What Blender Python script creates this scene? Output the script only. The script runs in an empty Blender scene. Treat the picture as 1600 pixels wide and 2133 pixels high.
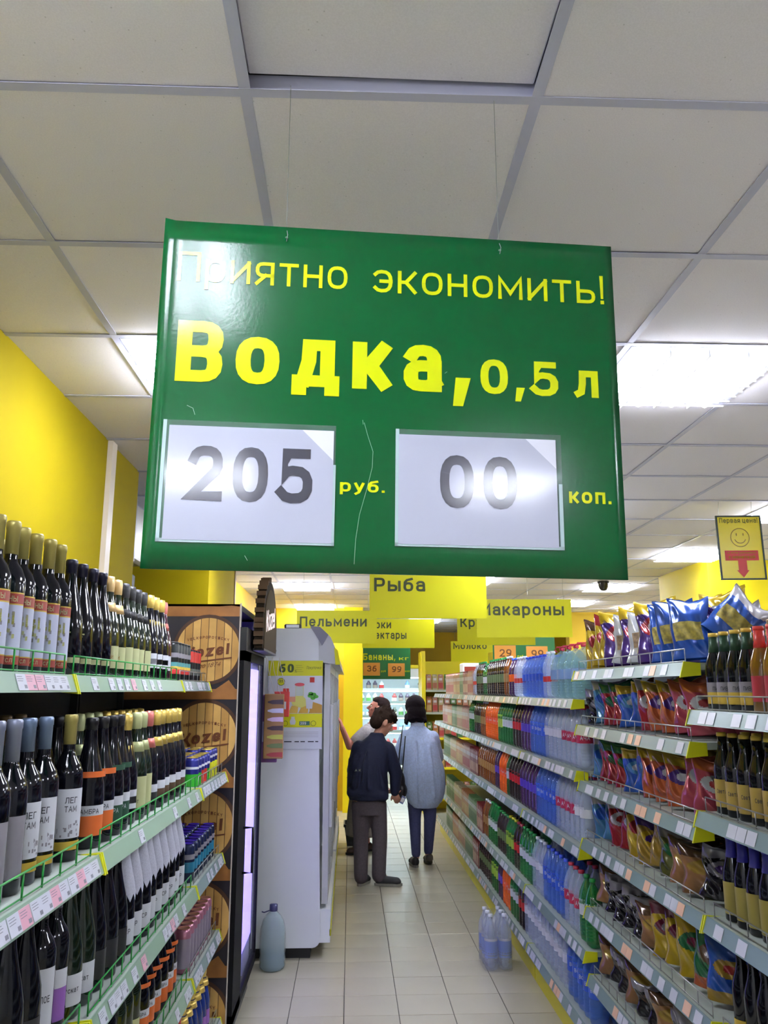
import bpy, bmesh, math, random
from mathutils import Vector, Matrix
random.seed(7)
PI = math.pi
S = bpy.context.scene
COL = S.collection

# ------------------------------------------------------------------ camera
cd = bpy.data.cameras.new('camera'); cam = bpy.data.objects.new('camera', cd); COL.objects.link(cam)
RW = [[0.999191, -0.007499, 0.039509], [-0.040200, -0.212771, 0.976275], [-0.001085, 0.977073, 0.212900]]
M4 = Matrix([[RW[0][0], RW[0][1], -RW[0][2], 0.0], [RW[1][0], RW[1][1], -RW[1][2], 0.0],
             [RW[2][0], RW[2][1], -RW[2][2], 1.7], [0, 0, 0, 1]])
cam.matrix_world = M4
cd.sensor_fit = 'VERTICAL'; cd.sensor_height = 36.0; cd.lens = 36.0 * 1700 / 2133
cd.clip_start = 0.05; cd.clip_end = 100
S.camera = cam
# ------------------------------------------------------------------ world, exposure
w = bpy.data.worlds.new('world'); S.world = w; w.use_nodes = True
w.node_tree.nodes['Background'].inputs[0].default_value = (0.9, 1.0, 0.95, 1)
w.node_tree.nodes['Background'].inputs[1].default_value = 0.02
S.view_settings.view_transform = 'Standard'; S.view_settings.look = 'None'
S.view_settings.gamma = 1.0; S.view_settings.use_curve_mapping = False
S.view_settings.exposure = 1.35
TUBE = 36.0

# ------------------------------------------------------------------ materials
def lin(c):
    return tuple((v / 12.92 if v <= 0.04045 else ((v + 0.055) / 1.055) ** 2.4) for v in c)
_m = {}
def mat(key, rgb, rough=0.5, metal=0.0, emit=0.0, alpha=1.0, noise=0.0, nscale=20.0, bump=0.0, spec=0.5, coat=0.0, emitc=None, trans=0.0):
    """rgb in display 0..255"""
    if key in _m: return _m[key]
    m = bpy.data.materials.new(key); m.use_nodes = True
    nt = m.node_tree; b = nt.nodes['Principled BSDF']
    c = lin([v / 255 for v in rgb]) + (1,)
    b.inputs['Base Color'].default_value = c
    b.inputs['Roughness'].default_value = rough
    b.inputs['Metallic'].default_value = metal
    b.inputs['Specular IOR Level'].default_value = spec
    if coat: b.inputs['Coat Weight'].default_value = coat; b.inputs['Coat Roughness'].default_value = 0.06
    if emit:
        b.inputs['Emission Color'].default_value = (lin([v / 255 for v in emitc]) + (1,)) if emitc else c
        b.inputs['Emission Strength'].default_value = emit
    if alpha < 1: b.inputs['Alpha'].default_value = alpha
    if trans: b.inputs['Transmission Weight'].default_value = trans
    if noise or bump:
        tc = nt.nodes.new('ShaderNodeTexCoord'); n = nt.nodes.new('ShaderNodeTexNoise')
        n.inputs['Scale'].default_value = nscale; n.inputs['Detail'].default_value = 4
        nt.links.new(tc.outputs['Object'], n.inputs['Vector'])
        if noise:
            mr = nt.nodes.new('ShaderNodeMapRange'); mr.inputs[1].default_value = .3; mr.inputs[2].default_value = .7
            mr.inputs[3].default_value = 1 - noise; mr.inputs[4].default_value = 1 + noise
            mx = nt.nodes.new('ShaderNodeVectorMath'); mx.operation = 'SCALE'
            mx.inputs[0].default_value = c[:3]
            nt.links.new(n.outputs['Fac'], mr.inputs[0]); nt.links.new(mr.outputs[0], mx.inputs['Scale'])
            nt.links.new(mx.outputs[0], b.inputs['Base Color'])
        if bump:
            bp = nt.nodes.new('ShaderNodeBump'); bp.inputs['Strength'].default_value = bump; bp.inputs['Distance'].default_value = .01
            nt.links.new(n.outputs['Fac'], bp.inputs['Height']); nt.links.new(bp.outputs[0], b.inputs['Normal'])
    _m[key] = m
    return m
def col(rgb, rough=0.5, metal=0.0, **k):
    return mat('c%d_%d_%d_%d_%d' % (*rgb, int(rough * 100), int(metal * 10)), rgb, rough, metal, **k)

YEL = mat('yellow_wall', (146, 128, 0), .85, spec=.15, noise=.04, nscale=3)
YSIGN = mat('yellow_sign', (196, 192, 6), .45, spec=.3)
GREEN = mat('green_gloss', (0, 84, 38), .17, spec=.42, bump=.02, nscale=160)
GREENF = mat('green_board', (10, 110, 50), .4)
LETY = mat('sign_letter', (204, 214, 8), .14)
DARKT = mat('dark_letter', (52, 62, 22), .5)
WHITE = mat('white_plastic', (225, 228, 230), .4)
PAPER = mat('paper', (186, 190, 208), .11, spec=.55, bump=.010, nscale=9)
BLACK = mat('black_plastic', (14, 15, 22), .35)
INK = mat('ink', (56, 56, 68), .11, spec=.55)
GREY = mat('grey_plastic', (120, 122, 130), .4)
CHROME = mat('chrome_wire', (150, 150, 150), .3, .8)
GWIRE = mat('green_wire', (20, 140, 50), .35)
SHELF = mat('shelf_enamel', (172, 182, 174), .45)
SHELFD = mat('shelf_back_shaded', (34, 38, 40), .7)  # darkened to stand in for the shade deep inside the shelves
STRIPL = mat('strip_green', (132, 160, 138), .3)
STRIPR = mat('strip_grey', (114, 136, 136), .3)
TAGW = mat('tag_white', (198, 200, 212), .3)
TAGP = mat('tag_pink', (214, 160, 178), .3)
TAGO = mat('tag_orange', (226, 180, 150), .3)
ECAP = mat('end_cap_yellow', (206, 208, 20), .4)
GLASSD = mat('bottle_glass', (10, 11, 20), .09, spec=.45)
GLASSG = mat('bottle_green_glass', (16, 30, 18), .08, spec=.8)
GOLD = mat('gold_foil', (226, 196, 104), .3, .7, bump=.25, nscale=120)
GOLDM = mat('gold_capsule', (168, 156, 88), .4, .4)
PEACH = mat('peach_foil', (220, 186, 130), .35, .4)
LIMEF = mat('pale_green_foil', (186, 192, 140), .4, .3)
PINKF = mat('pink_foil', (214, 120, 112), .35, .4, bump=.2, nscale=120)
SILV = mat('grey_capsule', (132, 138, 158), .35, .4)
BLUEC = mat('blue_grey_capsule', (106, 124, 152), .35, .4)
NAVY = mat('navy_capsule', (24, 24, 50), .35, .2)
GREENC = mat('green_capsule', (110, 178, 40), .35, .2)
SKIN = mat('skin', (196, 140, 116), .55)
SKINR = mat('skin_flushed', (206, 132, 112), .55)

# ------------------------------------------------------------------ mesh builder
class MB:
    def __init__(s): s.v = []; s.f = []; s.mi = []; s.m = []; s.sm = []
    def mid(s, m):
        if m not in s.m: s.m.append(m)
        return s.m.index(m)
    def add(s, vs, fs, m, smooth=False):
        o = len(s.v); s.v += [tuple(p) for p in vs]; i = s.mid(m)
        for f in fs: s.f.append(tuple(o + k for k in f)); s.mi.append(i); s.sm.append(smooth)
        return s
    def box(s, a, b, m, bev=0):
        x0, y0, z0 = [min(p, q) for p, q in zip(a, b)]; x1, y1, z1 = [max(p, q) for p, q in zip(a, b)]
        if bev:
            e = bev; P = []
            for z, k in ((z0, e), (z0 + e, 0), (z1 - e, 0), (z1, e)):
                P += [(x0 + e + (0 if not k else 0), y0 + k, z), (x1 - e, y0 + k, z), (x1 - k, y0 + e, z), (x1 - k, y1 - e, z), (x1 - e, y1 - k, z), (x0 + e, y1 - k, z), (x0 + k, y1 - e, z), (x0 + k, y0 + e, z)]
            F = [tuple(range(7, -1, -1)), tuple(range(24, 32))]
            for r in range(3):
                for i in range(8): F.append((r * 8 + i, r * 8 + (i + 1) % 8, r * 8 + 8 + (i + 1) % 8, r * 8 + 8 + i))
            return s.add(P, F, m)
        vs = [(x0, y0, z0), (x1, y0, z0), (x1, y1, z0), (x0, y1, z0), (x0, y0, z1), (x1, y0, z1), (x1, y1, z1), (x0, y1, z1)]
        return s.add(vs, [(0, 3, 2, 1), (4, 5, 6, 7), (0, 1, 5, 4), (1, 2, 6, 5), (2, 3, 7, 6), (3, 0, 4, 7)], m)
    def lathe(s, prof, m, n=16, c=(0, 0, 0), smooth=True):
        vs = []; fs = []
        for r, z in prof:
            for i in range(n):
                a = 2 * PI * i / n; vs.append((c[0] + r * math.cos(a), c[1] + r * math.sin(a), c[2] + z))
        for k in range(len(prof) - 1):
            for i in range(n):
                j = (i + 1) % n; fs.append((k * n + i, k * n + j, k * n + n + j, k * n + n + i))
        if prof[0][0] > 1e-5: fs.append(tuple(range(n - 1, -1, -1)))
        if prof[-1][0] > 1e-5: fs.append(tuple((len(prof) - 1) * n + i for i in range(n)))
        return s.add(vs, fs, m, smooth)
    def patch(s, r, z0, z1, a0, a1, m, n=6, c=(0, 0)):
        vs = []; fs = []
        for i in range(n + 1):
            a = a0 + (a1 - a0) * i / n
            for z in (z0, z1): vs.append((c[0] + r * math.cos(a), c[1] + r * math.sin(a), z))
        for i in range(n): fs.append((2 * i, 2 * i + 2, 2 * i + 3, 2 * i + 1))
        return s.add(vs, fs, m, True)
    def poly(s, pts, y, m, y2=None):
        """polygon in x,z drawn at depth y (faces -Y)"""
        n = len(pts); vs = [(p[0], y, p[1]) for p in pts]
        if y2 is None: return s.add(vs, [tuple(range(n))], m)
        vs += [(p[0], y2, p[1]) for p in pts]
        fs = [tuple(range(n)), tuple(range(2 * n - 1, n - 1, -1))] + [(i, i + n, (i + 1) % n + n, (i + 1) % n) for i in range(n)]
        return s.add(vs, fs, m)
    def disc(s, cx, cz, rx, rz, y, m, n=24, y2=None):
        return s.poly([(cx + rx * math.cos(2 * PI * i / n), cz + rz * math.sin(2 * PI * i / n)) for i in range(n)], y, m, y2)
    def tube(s, pts, r, m, n=6):
        pts = [Vector(p) for p in pts]; vs = []; fs = []
        for k, p in enumerate(pts):
            d = (pts[min(k + 1, len(pts) - 1)] - pts[max(k - 1, 0)]).normalized()
            u = d.cross(Vector((0, 0, 1)) if abs(d.z) < .9 else Vector((1, 0, 0))).normalized(); q = d.cross(u)
            for i in range(n):
                a = 2 * PI * i / n; vs.append(p + r * (math.cos(a) * u + math.sin(a) * q))
        for k in range(len(pts) - 1):
            for i in range(n):
                j = (i + 1) % n; fs.append((k * n + i, k * n + n + i, k * n + n + j, k * n + j))
        fs.append(tuple(range(n))); fs.append(tuple((len(pts) - 1) * n + i for i in range(n - 1, -1, -1)))
        return s.add(vs, fs, m, True)
    def text(s, t, x, z, cap, m, y=0.0, wt=.16, width=None, right=None, curve=None, xs=1.0, slant=0.0, vert=False):
        """stroke lettering; x,z baseline start; width fits the whole string"""
        quads, tot = layout(t, wt)
        k = cap; kx = cap * xs
        if width: kx = width / tot
        if right is not None: x = right - tot * kx
        for qi, q in enumerate(quads):
            P = []; ye = y - (qi % 9) * 3e-5
            for px, pz in q:
                X = x + px * kx + slant * pz * k; Z = z + pz * k
                if vert: X, Z = x - pz * k, z + px * kx
                if curve: # wrap on a cylinder radius curve, centred on angle -90deg
                    a = -PI / 2 + X / curve; rr = curve + (qi % 9) * 2e-5; P.append((rr * math.cos(a), rr * math.sin(a), Z))
                else: P.append((X, ye, Z))
            s.add(P, [tuple(range(len(P)))], m)
        return s
    def mesh(s, name='part'):
        me = bpy.data.meshes.new(name); me.from_pydata(s.v, [], s.f); me.validate(clean_customdata=False)
        for m in s.m: me.materials.append(m)
        if len(me.polygons) == len(s.mi):
            me.polygons.foreach_set('material_index', s.mi); me.polygons.foreach_set('use_smooth', s.sm)
        else:
            print('VALIDATE dropped faces', name)
        me.update(); return me
    def obj(s, name, parent=None, **k):
        return link(name, s.mesh(name), parent, **k)

def link(name, me, parent=None, loc=None, rz=0.0, rot=None, **props):
    o = bpy.data.objects.new(name, me); COL.objects.link(o)
    if parent is not None: o.parent = parent
    if loc: o.location = loc
    if rot: o.rotation_euler = rot
    elif rz: o.rotation_euler = (0, 0, rz)
    for a, b in props.items():
        if b is not None: o[a] = b
    return o
def empty(name, loc=(0, 0, 0), rz=0.0, rot=None, **props):
    o = link(name, None, None, loc, rz, rot, **props); o.empty_display_size = .1; return o

# ------------------------------------------------------------------ stroke lettering
def arc(cx, cy, rx, ry, a0, a1, n=9, e=2.5):
    P = []
    for i in range(n + 1):
        a = math.radians(a0 + (a1 - a0) * i / n); c, s_ = math.cos(a), math.sin(a)
        P.append((cx + rx * math.copysign(abs(c) ** (2 / e), c), cy + ry * math.copysign(abs(s_) ** (2 / e), s_)))
    return P
RING = [('c', arc(.5, .5, .5, .5, 0, 360, 20)[:-1])]
def BOWL(y0, y1, x0=0.0, x1=1.0):
    h = (y1 - y0) / 2; return [[(x0, y1)] + arc(x1 - .42 * (x1 - x0), (y0 + y1) / 2, .42 * (x1 - x0), h, 90, -90, 8) + [(x0, y0)]]
V0 = [[(0, 0), (0, 1)]]; V1 = [[(1, 0), (1, 1)]]; VM = [[(.5, 0), (.5, 1)]]
FORM = {
 'о': (.82, RING), 'н': (.78, V0 + V1 + [[(0, .5), (1, .5)]]), 'п': (.78, [[(0, 0), (0, 1), (1, 1), (1, 0)]]), 'т': (.78, VM + [[(0, 1), (1, 1)]]),
 'и': (.8, V0 + V1 + [[(0, .03), (1, .97)]]), 'й': (.8, V0 + V1 + [[(0, .03), (1, .97)], [(.25, 1.35), (.75, 1.35)]]),
 'к': (.74, V0 + [[(1, 1), (.42, .5), (1, 0)], [(0, .5), (.42, .5)]]), 'м': (.98, [[(0, 0), (0, 1), (.5, .22), (1, 1), (1, 0)]]),
 'ь': (.76, V0 + BOWL(0, .56)), 'ы': (1.05, V0 + BOWL(0, .56, 0, .68) + V1), 'ъ': (.9, [[(0, 1), (.3, 1), (.3, 0)]] + BOWL(0, .56, .3, 1)),
 'э': (.72, [arc(.42, .5, .58, .5, 140, -140, 12), [(.35, .5), (1, .5)]]), 'е': (.78, [arc(.5, .5, .5, .5, 0, 318, 16), [(0, .5), (1, .5)]]),
 'а': (.74, [arc(.5, .66, .5, .34, 155, 0, 7) + [(1, 0)], [(1, .56), (.42, .56)] + arc(.42, .28, .42, .28, 90, 270, 7) + [(.7, 0), (1, .1)]]),
 'р': (.8, [[(0, -.38), (0, .5)]] + RING + [[(0, .5), (0, 1)]]), 'я': (.76, V1 + [[(1, 1)] + arc(.4, .7, .4, .3, 90, 270, 7) + [(1, .4)], [(.55, .4), (0, 0)]]),
 'д': (.9, [[(.12, 0), (.28, .55), (.3, 1), (.85, 1), (.85, 0)], [(0, -.24), (0, 0), (1, 0), (1, -.24)]]),
 'л': (.78, [[(0, .02), (.18, .1), (.26, .5), (.28, 1), (1, 1), (1, 0)]]), 'у': (.76, [[(0, 1), (.5, .05)], [(1, 1), (.42, -.2), (.08, -.38)]]),
 'б': (.8, [('c', arc(.5, .42, .5, .42, 0, 360, 18)[:-1]), [(0, .42), (.03, .95), (.3, 1.22), (.95, 1.36)]]), 'с': (.72, [arc(.52, .5, .52, .5, 45, 315, 14)]),
 'г': (.6, V0 + [[(0, 1), (1, 1)]]), 'в': (.74, V0 + BOWL(.5, 1) + BOWL(0, .5)), 'з': (.66, [arc(.45, .74, .5, .26, 150, -90, 8), arc(.45, .25, .55, .25, 90, -150, 8)]),
 'ч': (.72, V1 + [[(0, 1), (0, .5), (.2, .4), (1, .42)]]), 'ж': (1.05, VM + [[(0, 1), (.38, .5), (0, 0)], [(1, 1), (.62, .5), (1, 0)], [(.38, .5), (.62, .5)]]),
 'х': (.74, [[(0, 0), (1, 1)], [(0, 1), (1, 0)]]), 'ц': (.82, [[(0, 1), (0, 0), (1, 0), (1, -.24)], [(.86, 0), (.86, 1)]]),
 'ш': (1.1, [[(0, 1), (0, 0), (1, 0), (1, 1)], [(.5, 0), (.5, 1)]]), 'ю': (1.05, V0 + [[(0, .5), (.4, .5)], ('c', arc(.7, .5, .3, .5, 0, 360, 16)[:-1])]),
 'ф': (1.0, [[(.5, -.35), (.5, 1.3)], ('c', arc(.5, .5, .5, .42, 0, 360, 16)[:-1])]),
 'Б': (.78, [[(1, 1), (0, 1), (0, 0)]] + BOWL(0, .56)), 'У': (.78, [[(0, 1), (.5, .35)], [(1, 1), (.45, .15), (.1, 0)]]), 'Р': (.76, V0 + BOWL(.42, 1)),
 'Д': (.92, [[(.1, .0), (.25, .5), (.3, 1), (.85, 1), (.85, 0)], [(0, -.16), (0, 0), (1, 0), (1, -.16)]]),
 'А': (.86, [[(0, 0), (.5, 1), (1, 0)], [(.2, .33), (.8, .33)]]), 'Е': (.7, [[(1, 1), (0, 1), (0, 0), (1, 0)], [(0, .52), (.85, .52)]]),
 '0': (.7, RING), '1': (.5, [[(0, .75), (.6, 1), (.6, 0)]]), '2': (.7, [arc(.5, .72, .48, .28, 165, -10, 8) + [(.9, .55), (0, 0), (1, 0)]]),
 '3': (.7, [arc(.45, .76, .5, .24, 155, -90, 8), arc(.45, .26, .55, .26, 90, -155, 8)]), '4': (.74, [[(.75, 0), (.75, 1), (0, .3), (1, .3)]]),
 '5': (.7, [[(.9, 1), (.15, 1), (.08, .52)] + arc(.45, .31, .55, .31, 120, -150, 10)]), '6': (.7, [('c', arc(.5, .3, .5, .3, 0, 360, 16)[:-1]), [(0, .3), (.08, .7), (.35, .95), (.9, 1)]]),
 '7': (.66, [[(0, 1), (1, 1), (.35, 0)]]), '8': (.7, [('c', arc(.5, .76, .42, .24, 0, 360, 14)[:-1]), ('c', arc(.5, .27, .5, .27, 0, 360, 14)[:-1])]),
 '9': (.7, [('c', arc(.5, .7, .5, .3, 0, 360, 16)[:-1]), [(1, .7), (.92, .3), (.65, .05), (.1, 0)]]),
 'Z': (.74, [[(0, 1), (1, 1), (0, 0), (1, 0)]]), 'L': (.62, [[(0, 1), (0, 0), (1, 0)]]), 'V': (.8, [[(0, 1), (.5, 0), (1, 1)]]),
 'I': (.2, VM), 'Y': (.8, [[(0, 1), (.5, .5), (1, 1)], [(.5, .5), (.5, 0)]]), 'S': (.72, [arc(.5, .75, .46, .25, 40, 270, 8)[:] + arc(.5, .25, .5, .25, 90, -140, 8)]),
 'l': (.16, VM), 'U': (.76, [[(0, 1), (0, .3), (.2, 0), (.8, 0), (1, .3), (1, 1)]]), 'G': (.78, [arc(.5, .5, .5, .5, 50, 350, 14) + [(1, .45), (.6, .45)]]),
 'N': (.8, [[(0, 0), (0, 1), (1, 0), (1, 1)]]), '-': (.4, [[(0, .45), (1, .45)]]),
}
UP = {'П': 'п', 'О': 'о', 'Н': 'н', 'К': 'к', 'М': 'м', 'В': 'в', 'З': 'з', 'Т': 'т', 'И': 'и', 'Л': 'л', 'Г': 'г', 'Я': 'я', 'Ь': 'ь', 'Ы': 'ы', 'С': 'с', 'Ч': 'ч', 'Х': 'х', 'Ц': 'ц', 'Ш': 'ш', 'Э': 'э', 'Ж': 'ж',
      'K': 'к', 'O': 'о', 'P': 'Р', 'C': 'с', 'E': 'Е', 'A': 'А', 'B': 'в', 'H': 'н', 'T': 'т', 'M': 'м', 'Ю': 'ю'}
LO = {'o': 'о', 'e': 'е', 'z': 'Z', 'a': 'а', 'c': 'с', 'n': 'п', 'm': 'м', 'p': 'р', 'y': 'у', 'x': 'х', 'r': 'г', 'k': 'к', 'u': 'и'}
XH = .78
def stroke(pts, w, closed=False, ky=1.0):
    """quads along a polyline with mitred joints and square ends"""
    P = [Vector(p) for p in pts]; n = len(P); h = w / 2
    Q = [P[0]]
    for p in P[1:]:
        if (p - Q[-1]).length > 1e-4: Q.append(p)
    P = Q; n = len(P)
    if n < 2: return []
    if not closed:
        d0 = (P[1] - P[0]).normalized(); d1 = (P[-1] - P[-2]).normalized()
        P[0] = P[0] - d0 * h * (ky if abs(d0.y) > .7 else 1); P[-1] = P[-1] + d1 * h * (ky if abs(d1.y) > .7 else 1)
    L = []; R = []
    for i in range(n):
        if closed: a, b = P[i - 1], P[(i + 1) % n]
        else: a, b = (P[i - 1] if i else None), (P[i + 1] if i < n - 1 else None)
        d1 = (P[i] - a).normalized() if a is not None else None
        d2 = (b - P[i]).normalized() if b is not None else None
        if d1 is None: d1 = d2
        if d2 is None: d2 = d1
        t = d1 + d2
        if t.length < .2: t = d1
        t.normalize(); nn = Vector((-t.y, t.x)); k = max(.45, nn.dot(Vector((-d1.y, d1.x))))
        o_ = nn * h / k; o_ = Vector((o_.x, o_.y * ky)); L.append(P[i] + o_); R.append(P[i] - o_)
    out = []
    for i in range(n if closed else n - 1):
        j = (i + 1) % n; out.append([R[i], R[j], L[j], L[i]])
    return out
def layout(t, wt):
    x = 0.0; out = []; gap = .13 + wt * .35
    for ch in t:
        if ch == ' ': x += .36; continue
        if ch in '.,!%:':
            if ch == '.': out.append([(x, 0), (x + wt, 0), (x + wt, wt), (x, wt)]); x += wt + gap
            elif ch == ',': out.append([(x - wt * .1, -wt * .85), (x + wt * .6, -wt * .85), (x + wt * 1.15, wt), (x + wt * .1, wt)]); x += wt + gap
            elif ch == '!':
                out.append([(x, 0), (x + wt, 0), (x + wt, wt), (x, wt)]); out.append([(x + wt * .15, wt * 1.5), (x + wt * .85, wt * 1.5), (x + wt, 1), (x, 1)]); x += wt + gap
            elif ch == '%':
                out += stroke([(x, 0), (x + .6, 1)], wt * .7); out += stroke(arc(x + .12, .8, .12, .18, 0, 360, 8)[:-1], wt * .6, True); out += stroke(arc(x + .5, .2, .12, .18, 0, 360, 8)[:-1], wt * .6, True); x += .75
            continue
        H = 1.0
        if ch in FORM: g = ch; H = XH if ('а' <= ch <= 'я') else 1.0
        elif ch in UP: g = UP[ch]
        elif ch in LO: g = LO[ch]; H = XH
        else: x += .4; continue
        if ch == 'l': H = 1.0
        W, st = FORM[g]; W = W * (1.0 if H == 1 else .86)
        if wt > .2: W *= 1.06
        ky = .74 if wt > .24 else (.85 if wt > .2 else .95)
        iw = max(W - wt, .001); ih = H - wt * ky
        for s_ in st:
            closed = isinstance(s_, tuple); pts = s_[1] if closed else s_
            out += [[(p.x, p.y) for p in q] for q in stroke([(x + wt / 2 + a * iw, wt * ky / 2 + b * ih) for a, b in pts], wt, closed, ky)]
        x += W + gap
    return out, max(x - gap, .01)
# lettering quads may overlap, so each is its own little face

# ================================================================== THE SETTING
CEIL = 2.9
def speckle(key, rgb):
    m = mat(key, rgb, .85); nt = m.node_tree; b = nt.nodes['Principled BSDF']
    tc = nt.nodes.new('ShaderNodeTexCoord'); v = nt.nodes.new('ShaderNodeTexVoronoi'); v.inputs['Scale'].default_value = 38
    n = nt.nodes.new('ShaderNodeTexNoise'); n.inputs['Scale'].default_value = 300; n.inputs['Detail'].default_value = 2
    oi = nt.nodes.new('ShaderNodeObjectInfo'); ad = nt.nodes.new('ShaderNodeVectorMath'); ad.operation = 'ADD'
    sc = nt.nodes.new('ShaderNodeVectorMath'); sc.operation = 'SCALE'; sc.inputs['Scale'].default_value = 1.0
    nt.links.new(oi.outputs['Location'], sc.inputs[0]); nt.links.new(tc.outputs['Object'], ad.inputs[0]); nt.links.new(sc.outputs[0], ad.inputs[1])
    nt.links.new(ad.outputs[0], v.inputs['Vector']); nt.links.new(ad.outputs[0], n.inputs['Vector'])
    r = nt.nodes.new('ShaderNodeMapRange'); r.inputs[1].default_value = .045; r.inputs[2].default_value = .075; r.inputs[3].default_value = .72; r.inputs[4].default_value = 1
    r2 = nt.nodes.new('ShaderNodeMapRange'); r2.inputs[1].default_value = .3; r2.inputs[2].default_value = .7; r2.inputs[3].default_value = .96; r2.inputs[4].default_value = 1.04
    nt.links.new(v.outputs['Distance'], r.inputs[0]); nt.links.new(n.outputs['Fac'], r2.inputs[0])
    mu = nt.nodes.new('ShaderNodeMath'); mu.operation = 'MULTIPLY'; nt.links.new(r.outputs[0], mu.inputs[0]); nt.links.new(r2.outputs[0], mu.inputs[1])
    vm = nt.nodes.new('ShaderNodeVectorMath'); vm.operation = 'SCALE'; vm.inputs[0].default_value = b.inputs['Base Color'].default_value[:3]
    nt.links.new(mu.outputs[0], vm.inputs['Scale']); nt.links.new(vm.outputs[0], b.inputs['Base Color'])
    return m
TILEM = speckle('ceiling_tile', (232, 229, 234))
BARM = mat('ceiling_bar', (188, 190, 210), .5)
SLABM = mat('slab', (60, 60, 62), .9)
FT = .2955; FX0 = -.022; FY0 = 4.83
FLM = mat('floor_tile', (182, 176, 154), .36, noise=.05, nscale=2.2)
GROUT = mat('grout', (88, 84, 72), .9)

G = .603; GX0 = -.828; GY0 = 1.465
XMIN, XMAX, YMIN, YMAX = -2.4, 6.0, -3.6, 18.0
ceil = MB().box((XMIN, YMIN, CEIL + .16), (XMAX, YMAX, CEIL + .22), SLABM).obj('ceiling', kind='structure')
# lights: (column, row) cells of the ceiling grid; cell (c,r) spans X GX0+c*G.., Y GY0+r*G..
LIGHTS = [(0, -2), (0, -6), (3, -6), (6, -3), (0, 2), (3, 2), (6, 2), (6, 6), (6, 9), (3, 6), (0, 8), (6, 13), (0, 13), (0, 17), (6, 16), (8, 17), (3, 21), (3, 12), (9, 4), (9, 10)]  # includes extra unseen lamps, added to brighten the ceiling
tm = MB().box((-.2945, -.2945, 0), (.2945, .2945, .014), TILEM, bev=.003).mesh('ceiling_tile')
rest = MB(); bars = MB()
c0 = -3; c1 = 12; r0 = -9; r1 = 28
for c in range(c0, c1):
    for r in range(r0, r1):
        cx = GX0 + (c + .5) * G; cy = GY0 + (r + .5) * G
        if (c, r) in LIGHTS: continue
        if -1 <= c <= 7 and -1 <= r <= 17 and (r >= 3 or c <= 4):
            if (c, r) == (1, -1): link('tile', tm, ceil, (cx, cy - .006, CEIL + .022), rot=(math.radians(1.3), math.radians(.6), 0))
            else: link('tile', tm, ceil, (cx, cy, CEIL + random.uniform(.0015, .0035)), rot=(random.uniform(-.003, .003), random.uniform(-.003, .003), 0))
        else: rest.box((cx - .288, cy - .288, CEIL + .004), (cx + .288, cy + .288, CEIL + .016), TILEM)
rest.obj('distant_tiles', ceil, kind='stuff')
for c in range(c0, c1 + 1):
    x = GX0 + c * G; bars.box((x - .012, GY0 + r0 * G, CEIL - .001), (x + .012, GY0 + r1 * G, CEIL + .001), BARM); bars.box((x - .002, GY0 + r0 * G, CEIL), (x + .002, GY0 + r1 * G, CEIL + .04), BARM)
for r in range(r0, r1 + 1):
    y = GY0 + r * G; bars.box((GX0 + c0 * G, y - .012, CEIL - .0015), (GX0 + c1 * G, y + .012, CEIL + .0005), BARM); bars.box((GX0 + c0 * G, y - .002, CEIL), (GX0 + c1 * G, y + .002, CEIL + .04), BARM)
bars.obj('ceiling_grid', ceil)

floor = MB().box((XMIN, YMIN, -.1), (XMAX, YMAX, -.004), GROUT).obj('floor', kind='structure')
fm = MB().box((-.1455, -.1455, -.01), (.1455, .1455, 0), FLM, bev=.0015).mesh('tile')
rest = MB()
for i in range(-9, 21):
    for j in range(-29, 45):
        cx = FX0 + (i + .5) * FT; cy = FY0 + (j + .5) * FT
        if not (XMIN < cx < XMAX and YMIN < cy < YMAX): continue
        if -2 <= i <= 3 and -2 <= j <= 26: link('tile', fm, floor, (cx, cy, random.uniform(-.0008, .0002)))
        else: rest.box((cx - .1455, cy - .1455, -.01), (cx + .1455, cy + .1455, -.0003), FLM)
rest.obj('distant_tiles', floor, kind='stuff')

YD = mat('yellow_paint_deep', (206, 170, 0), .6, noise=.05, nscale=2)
MET = mat('duct_metal', (150, 148, 140), .35, .7, bump=.2, nscale=3)
H = CEIL + .1
OFFW = mat('off_white_wall', (206, 206, 204), .7)  # neutral tone on unseen walls, put in to cut yellow bounce light
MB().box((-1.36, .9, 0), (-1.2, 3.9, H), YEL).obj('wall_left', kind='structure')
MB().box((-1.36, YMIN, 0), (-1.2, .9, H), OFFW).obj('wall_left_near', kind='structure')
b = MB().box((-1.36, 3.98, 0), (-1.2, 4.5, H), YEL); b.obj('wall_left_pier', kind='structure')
MB().box((-1.225, 3.9, 0), (-1.175, 3.975, CEIL), mat('cream_trim', (216, 204, 186), .4)).obj('trim_1', kind='structure')
MB().box((-2.4, 4.5, 0), (-2.3, 6.9, H), mat('niche_wall', (120, 116, 100), .7)).obj('wall_niche', kind='structure')
MB().box((-2.4, 4.42, 0), (-1.36, 4.5, H), mat('niche_wall', (120, 116, 100), .7)).obj('wall_niche_side', kind='structure')
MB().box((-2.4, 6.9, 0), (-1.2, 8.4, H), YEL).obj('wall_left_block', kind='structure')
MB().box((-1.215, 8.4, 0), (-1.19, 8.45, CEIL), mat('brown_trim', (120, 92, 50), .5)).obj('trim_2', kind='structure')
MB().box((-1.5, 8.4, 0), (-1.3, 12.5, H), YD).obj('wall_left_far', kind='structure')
MB().box((-1.5, 12.4, 0), (-.1, 12.55, H), YD).obj('wall_back', kind='structure')
MB().box((-.1, 12.2, 0), (.18, 12.6, H), mat('yellow_pillar', (240, 222, 0), .5)).obj('wall_pillar', kind='structure')
MB().box((3.45, 12.9, 0), (XMAX, 13.1, H), YD).obj('wall_back_right', kind='structure')
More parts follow.
